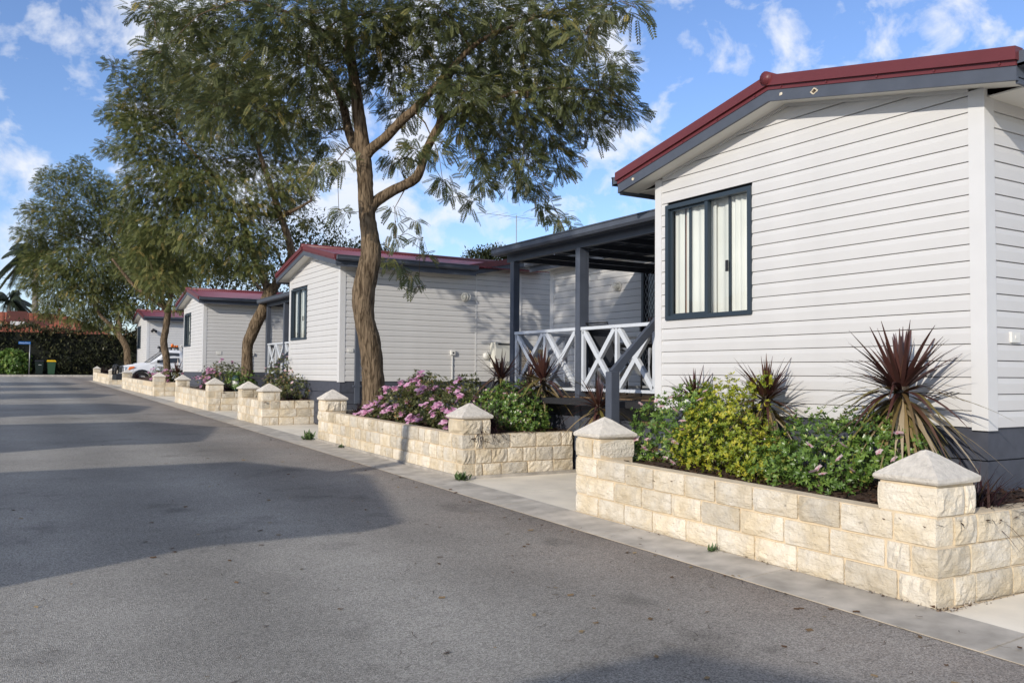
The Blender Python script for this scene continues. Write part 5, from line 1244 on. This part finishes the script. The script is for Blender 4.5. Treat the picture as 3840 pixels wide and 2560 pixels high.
b = B().lathe((5.7, 24.35, .98), [(.09, 0), (.095, .17)], 12); b.part('glass', gl_, GLASSL, True)
b = B().lathe((5.7, 24.35, 1.15), [(.12, 0), (.115, .05), (.09, .1), (.04, .135), (.01, .14)], 12); b.part('dome', gl_, GREENL, True)
# ------------------------------------------------------------------ hedge and the far background
def hedge_mesh(name, label, base, x0, x1, y0, y1, z0, z1, n, size, mat, cat):
    th = thing(name, label, cat, base); b = B(); nx = 40; V = []; F = []
    # dense inner mass
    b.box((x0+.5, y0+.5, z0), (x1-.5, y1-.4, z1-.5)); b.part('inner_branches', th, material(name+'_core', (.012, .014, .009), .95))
    pf = int(n*.62); pt = n-pf
    x = RNG.uniform(x0, x1, pf); z = z0+(z1-z0)*RNG.uniform(0, 1, pf)**.9
    bulge = .35*np.sin(x*.9)*np.sin(z*1.3+x*.4)+.25*np.sin(x*2.3+z*2.1); A = np.c_[x, y0+.25-bulge*.6+RNG.uniform(-.12, .35, pf), z]
    x = RNG.uniform(x0, x1, pt); A2 = np.c_[x, RNG.uniform(y0, y1, pt), z1-.25+.22*np.sin(x*1.1)+.15*np.sin(x*3.1+1)+RNG.exponential(.16, pt)*np.where(RNG.random(pt) < .3, 1.6, .5)]
    P = np.concatenate([A, A2]); m = len(P); a = unit(RNG.normal(size=(m, 3))); c, _ = frames(a); s = size*RNG.uniform(.6, 1.3, m)
    Q = np.stack([P, P+a*(s*.5)[:, None]-c*(s*.25)[:, None], P+a*s[:, None], P+a*(s*.5)[:, None]+c*(s*.25)[:, None]], 1)
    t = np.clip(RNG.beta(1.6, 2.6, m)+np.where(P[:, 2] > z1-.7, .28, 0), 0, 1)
    link('leaves', quads('leaves', Q, mat, t, base), th); return th
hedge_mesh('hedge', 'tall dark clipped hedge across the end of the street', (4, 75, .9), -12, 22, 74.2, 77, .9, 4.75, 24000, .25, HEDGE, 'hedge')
hs = bush('rounded bright green shrub in front of the hedge, left of the street sign', (.9, 73.6, .95), [(.9, 73.6, 1.85, 1.15, .7, 1.0), (-.5, 73.6, 1.7, 1.0, .6, .8)], BUSHG, .17, 330, twig=False, name='round_shrub')
# tiled house behind the hedge
th = thing('tiled_house', 'brick house with an orange tiled roof behind the hedge', 'house', (3, 96, .9))
b = B(); b.box((-8, 93, .9), (10, 104, 4.4)); b.part('wall', th, BRICK)
b = B(); b.add([(-9, 92, 4.3), (11, 92, 4.3), (11, 105, 4.3), (-9, 105, 4.3), (-3.5, 98.5, 7.1), (5.5, 98.5, 7.1)], [(0, 1, 5, 4), (1, 2, 5), (2, 3, 4, 5), (3, 0, 4)]); rf = b.part('roof', th, TERRA)
cache = {}
tw = .42; rowl = .48                                                     # curved tiles on the street-facing slope
vt = []; 
for i in range(5): a = math.pi*i/4; vt += [(-math.cos(a)*tw*.45, 0, .02+.075*math.sin(a)), (-math.cos(a)*tw*.45, rowl*1.02, .02+.075*math.sin(a)+rowl*.43)]
tmesh = mesh('roof_tile', vt, [(2*i, 2*i+2, 2*i+3, 2*i+1) for i in range(4)]+[(0, 2, 4, 6, 8)], TERRA)
cnt = 0
for r in range(13):
    y = 92+r*rowl; z = 4.3+2.8/6.5*(y-92); x0 = -9+5.5/6.5*(y-92); x1 = 11-5.5/6.5*(y-92); x = max(x0+.3, -1.0)
    while x < min(x1-.2, 8.5) and r >= 2:
        if cnt < 296: link('roof_tile', tmesh, rf, Vector((x, y, z))-org(th)); cnt += 1
        x += tw
b = B(); b.box((.9, 94.5, 6.0), (2.45, 95.6, 7.35)); cl = thing('evaporative_cooler', 'boxy brown evaporative cooler on the tiled roof', 'cooler', (1.7, 95, 5.8))
b = B(); b.hexa([(.55, 94.4, 6.0), (2.45, 94.4, 6.0), (2.45, 95.6, 6.0), (.55, 95.6, 6.0), (.68, 94.5, 7.0), (2.32, 94.5, 7.0), (2.32, 95.5, 7.0), (.68, 95.5, 7.0)]); b.part('cooler_body', cl, BROWNM)
b = B(); b.box((.95, 94.3, 5.5), (2.1, 95.0, 6.0)); b.part('duct', cl, SIGNW)
fl = thing('flue_pole', 'thin rusty flue pole rising beside the tiled roof', 'pole', (5.0, 93.5, 4.6)); b = B().tube([(5.0, 93.5, 4.5), (5.0, 93.5, 7.15)], .1, 8); b.part('pipe', fl, TERRA, True); b = B().tube([(5.0, 93.5, 7.1), (5.0, 93.5, 7.35)], [.17, .14], 8); b.part('cowl', fl, TERRA, True)
def palm(label, base, h, R, n, tr=.2):
    th = thing('palm_tree', label, 'palm', base, 'palms behind the hedge'); x, y, z = base
    b = B().tube([(x, y, z), (x+.1, y, z+h*.5), (x, y, z+h)], [tr*1.3, tr, tr*.9], 9); b.part('trunk', th, PALMT, True); Qs = []; Ts = []
    for i in range(n):
        az = RNG.uniform(0, 6.28); el = RNG.uniform(-.5, 1.3); m = 34; t = np.linspace(.12, 1, m); ln = R*RNG.uniform(.85, 1.1)
        hor = ln*t*math.cos(el); P = np.c_[x+hor*math.cos(az), y+hor*math.sin(az), z+h+ln*t*math.sin(el)-.55*ln*t*t*(1+.4*math.cos(el))]
        dv_ = np.array([math.cos(az), math.sin(az), 0]); sd = np.array([-math.sin(az), math.cos(az), 0])
        for s in (-1, 1):
            l = .34*R*(1-abs(t-.45))*RNG.uniform(.8, 1.1, m); e = P+sd*s*(l*.55)[:, None]+dv_*(l*.4)[:, None]+np.array([0, 0, -1])*(l*.75)[:, None]; w = dv_*R*.018
            Qs.append(np.stack([P-w, P+w, e+w*.3, e-w*.3], 1)); Ts.append(RNG.beta(2, 2, m))
        w = sd*.04; Qs.append(np.stack([P[:-1]-w, P[:-1]+w, P[1:]+w, P[1:]-w], 1)); Ts.append(np.full(m-1, .8))
    link('fronds', quads('fronds', np.concatenate(Qs), PALML, np.concatenate(Ts), base), th)
palm('tall palm at the left edge, its fronds half behind the olive tree', (3.1, 101, .9), 12.6, 3.6, 26, .32)
palm('low palm at the left edge above the tiled roof', (.9, 107, .9), 8.0, 3.0, 26)
leafy('gum_tree', 'dark gum tree behind the second and third cabins', (15, 47, .6), [(12.6, 46, 8.3, 2.4, 2.2, 1.6), (14.6, 46, 8.9, 2.0, 2, 1.5), (16.2, 47, 8.0, 1.7, 1.7, 1.2), (11.0, 47, 7.2, 1.9, 2, 1.5), (17.5, 47, 7.2, 1.0, 1, .7)], LEAFD, 7000, .22, .2, group='dark trees behind the cabins')
leafy('gum_tree', 'broad dark tree behind the third and fourth cabins', (12, 66, .8), [(9.5, 66, 7.6, 3, 2.5, 2.2), (12.8, 66, 8.4, 2.8, 2.5, 2.3), (15.6, 66, 8.2, 2.4, 2.2, 2), (6.8, 67, 7.0, 2.2, 2, 1.8), (18.3, 66, 7.6, 2.0, 2, 1.7)], LEAFD, 7000, .3, .25, group='dark trees behind the cabins')
leafy('gum_tree', 'small round gum crown over the ridge of the second cabin', (33, 58, .7), [(31.8, 58, 10.2, 1.3, 1.3, .9), (33.2, 58, 10.6, 1.3, 1.3, .9), (34.6, 58, 10.1, 1.0, 1, .7)], LEAFD, 4200, .25, .2, group='dark trees behind the cabins', hollow=.5)
leafy('gum_tree', 'hazy gum crown left of the roof antenna behind the crooked trunk', (23.5, 60, .7), [(22.8, 60, 10.1, 1.7, 1.5, 1.2), (24.6, 60, 10.0, 1.4, 1.4, 1.0)], LEAFD, 3000, .26, .2, group='dark trees behind the cabins', hollow=.5)
leafy('gum_tree', 'low bushy tree behind the hedge near the tiled house', (9, 88, .8), [(7.6, 88, 6.2, 1.6, 1.5, 1.3), (9.6, 88, 6.8, 2.0, 1.6, 1.6), (12.2, 88, 6.4, 2.0, 1.6, 1.5)], LEAFD, 2600, .3, .18, group='dark trees behind the cabins')
# overhead wires far behind
wr = thing('power_lines', 'faint overhead power lines behind the palms', 'cable', (0, 112, 9))
for (z, dz) in ((9.2, .5), (11.3, .4), (12.0, .4)):
    B().tube([(-20, 112, z), (10, 112, z-dz), (40, 112, z)], .025, 4).part('wire', wr, BLACK)
w2 = thing('roof_aerial_wire', 'pair of thin overhead wires above the second cabin', 'cable', (15, 30, 8))
# ------------------------------------------------------------------ cabins across the road (outside the frame; they throw the long shadows)
def opp(label, ya, yb):
    k = LIGHT.y/LIGHT.x; th_ = None; drop = -LIGHT.z/LIGHT.x
    xs_, ht = 3.05, 3.3                                        # shadow reach of the eave corner, eave height
    xe = xs_-ht/drop; s = k*(xs_-xe); y0, y1 = ya-s, yb-s; zb = g((y0+y1)/2); yc = (y0+y1)/2
    th_ = thing('opposite_cabin', label, 'cabin', (xe, yc, zb), 'cabins across the road')
    b = B(); b.box((xe-7, y0+.5, zb), (xe-.35, y1-.5, zb+ht-.1)); b.add([(xe-.36, y0+.5, zb+ht-.1), (xe-.36, y1-.5, zb+ht-.1), (xe-.36, yc, zb+ht+.28)], [(0, 2, 1)]); b.part('wall', th_, SIDING)
    for q in range(2):
        b = B(); yy = y0+1+q*2.2; b.box((xe-.37, yy, zb+1.5), (xe-.33, yy+1.2, zb+2.6)); w = b.part('window', th_, GLASSF)
        b = B(); b.box((xe-.335, yy+.06, zb+1.56), (xe-.325, yy+1.14, zb+2.54)); b.part('pane', w, CARGL)
    e = yc-y0
    for s_ in (-1, 1):
        P = [(xe, yc, zb+ht+.28), (xe-7.4, yc, zb+ht+.28), (xe-7.4, yc+s_*e, zb+ht-.15), (xe, yc+s_*e, zb+ht-.15)]
        B().hexa(P+[(x, y, z+.18) for x, y, z in P]).part('roof', th_, TERRA)
for lb, ya, yb in (('nearest', -2.4, 3.56), ('second', 6.62, 12.45), ('third', 15.1, 21.0), ('fourth', 23.7, 29.7), ('fifth', 33.5, 38.2), ('sixth', 41.5, 45.9), ('seventh', 49.2, 55.6)):
    opp('%s of the row of cabins facing from across the road' % lb, ya+.3, yb-.25)
# ------------------------------------------------------------------ litter on the road and kerb
n = 900; yy = np.abs(RNG.normal(0, 9, n))+1.6; xx = np.where(RNG.random(n) < .55, xk(yy)-RNG.exponential(.9, n), RNG.uniform(-1.5, 4.5, n)); keep = xx > -2; xx, yy = xx[keep], yy[keep]; n = len(xx)
a = RNG.uniform(0, 6.28, n); tw_ = RNG.random(n) < .6; ln = np.where(tw_, RNG.uniform(.02, .10, n), RNG.uniform(.012, .045, n)); wd = np.where(tw_, .0016, ln*.25)
P = np.c_[xx, yy, .0125*yy+np.where(tw_, .004, .007)+np.clip(xx-xk(yy)+.02, 0, .02)]; d = np.c_[np.cos(a), np.sin(a), RNG.uniform(-.05, .15, n)]*ln[:, None]; w = np.c_[-np.sin(a), np.cos(a), np.where(tw_, 0, RNG.uniform(-.4, .4, n))]*wd[:, None]
bend = np.c_[-np.sin(a), np.cos(a), np.zeros(n)]*(ln*RNG.uniform(-.25, .25, n))[:, None]
Q = np.concatenate([np.stack([P-d/2-w, P+bend-w, P+bend+w, P-d/2+w], 1), np.stack([P+bend-w, P+d/2-w, P+d/2+w, P+bend+w], 1)])
props(link('leaf_litter', quads('litter', Q, LITTER, np.tile(np.where(tw_, RNG.uniform(0, .4, n), RNG.uniform(.4, 1, n)), 2))), 'fallen leaves and twigs scattered over the asphalt and kerb', 'leaf litter', kind='stuff')
n = 150; t = RNG.random(n)**2.6; side = RNG.random(n) < .45; xx = np.where(side, 4.70+t*1.2, 4.655+RNG.normal(0, .012, n)); yy = np.where(side, 2.94+RNG.normal(0, .015, n), 2.96+t*3.2)
P = np.c_[xx, yy, .0125*yy+.026+RNG.uniform(0, .004, n)]; Q = []; T_ = []
for p in P:
    r = random.uniform(.003, .009)*(1.5 if random.random() < .15 else 1); c = random.choice((.9, .97, 1, .6)); v = [p+RNG.normal(0, r, 3)*np.array([1, 1, .6])+np.array([0, 0, r*.4]) for _ in range(5)]
    for i in range(3): Q.append([v[0], v[i+1], v[(i+2) % 4+0], v[4]]); T_.append(c)
props(link('stone_crumbs', quads('crumbs', np.array(Q), CHIP, T_)), 'white stone crumbs and bark at the foot of the nearest planter', 'rubble', kind='stuff')
bpy.data.objects.remove(w2)
for o in bpy.data.objects:
    if 'org' in o: del o['org']
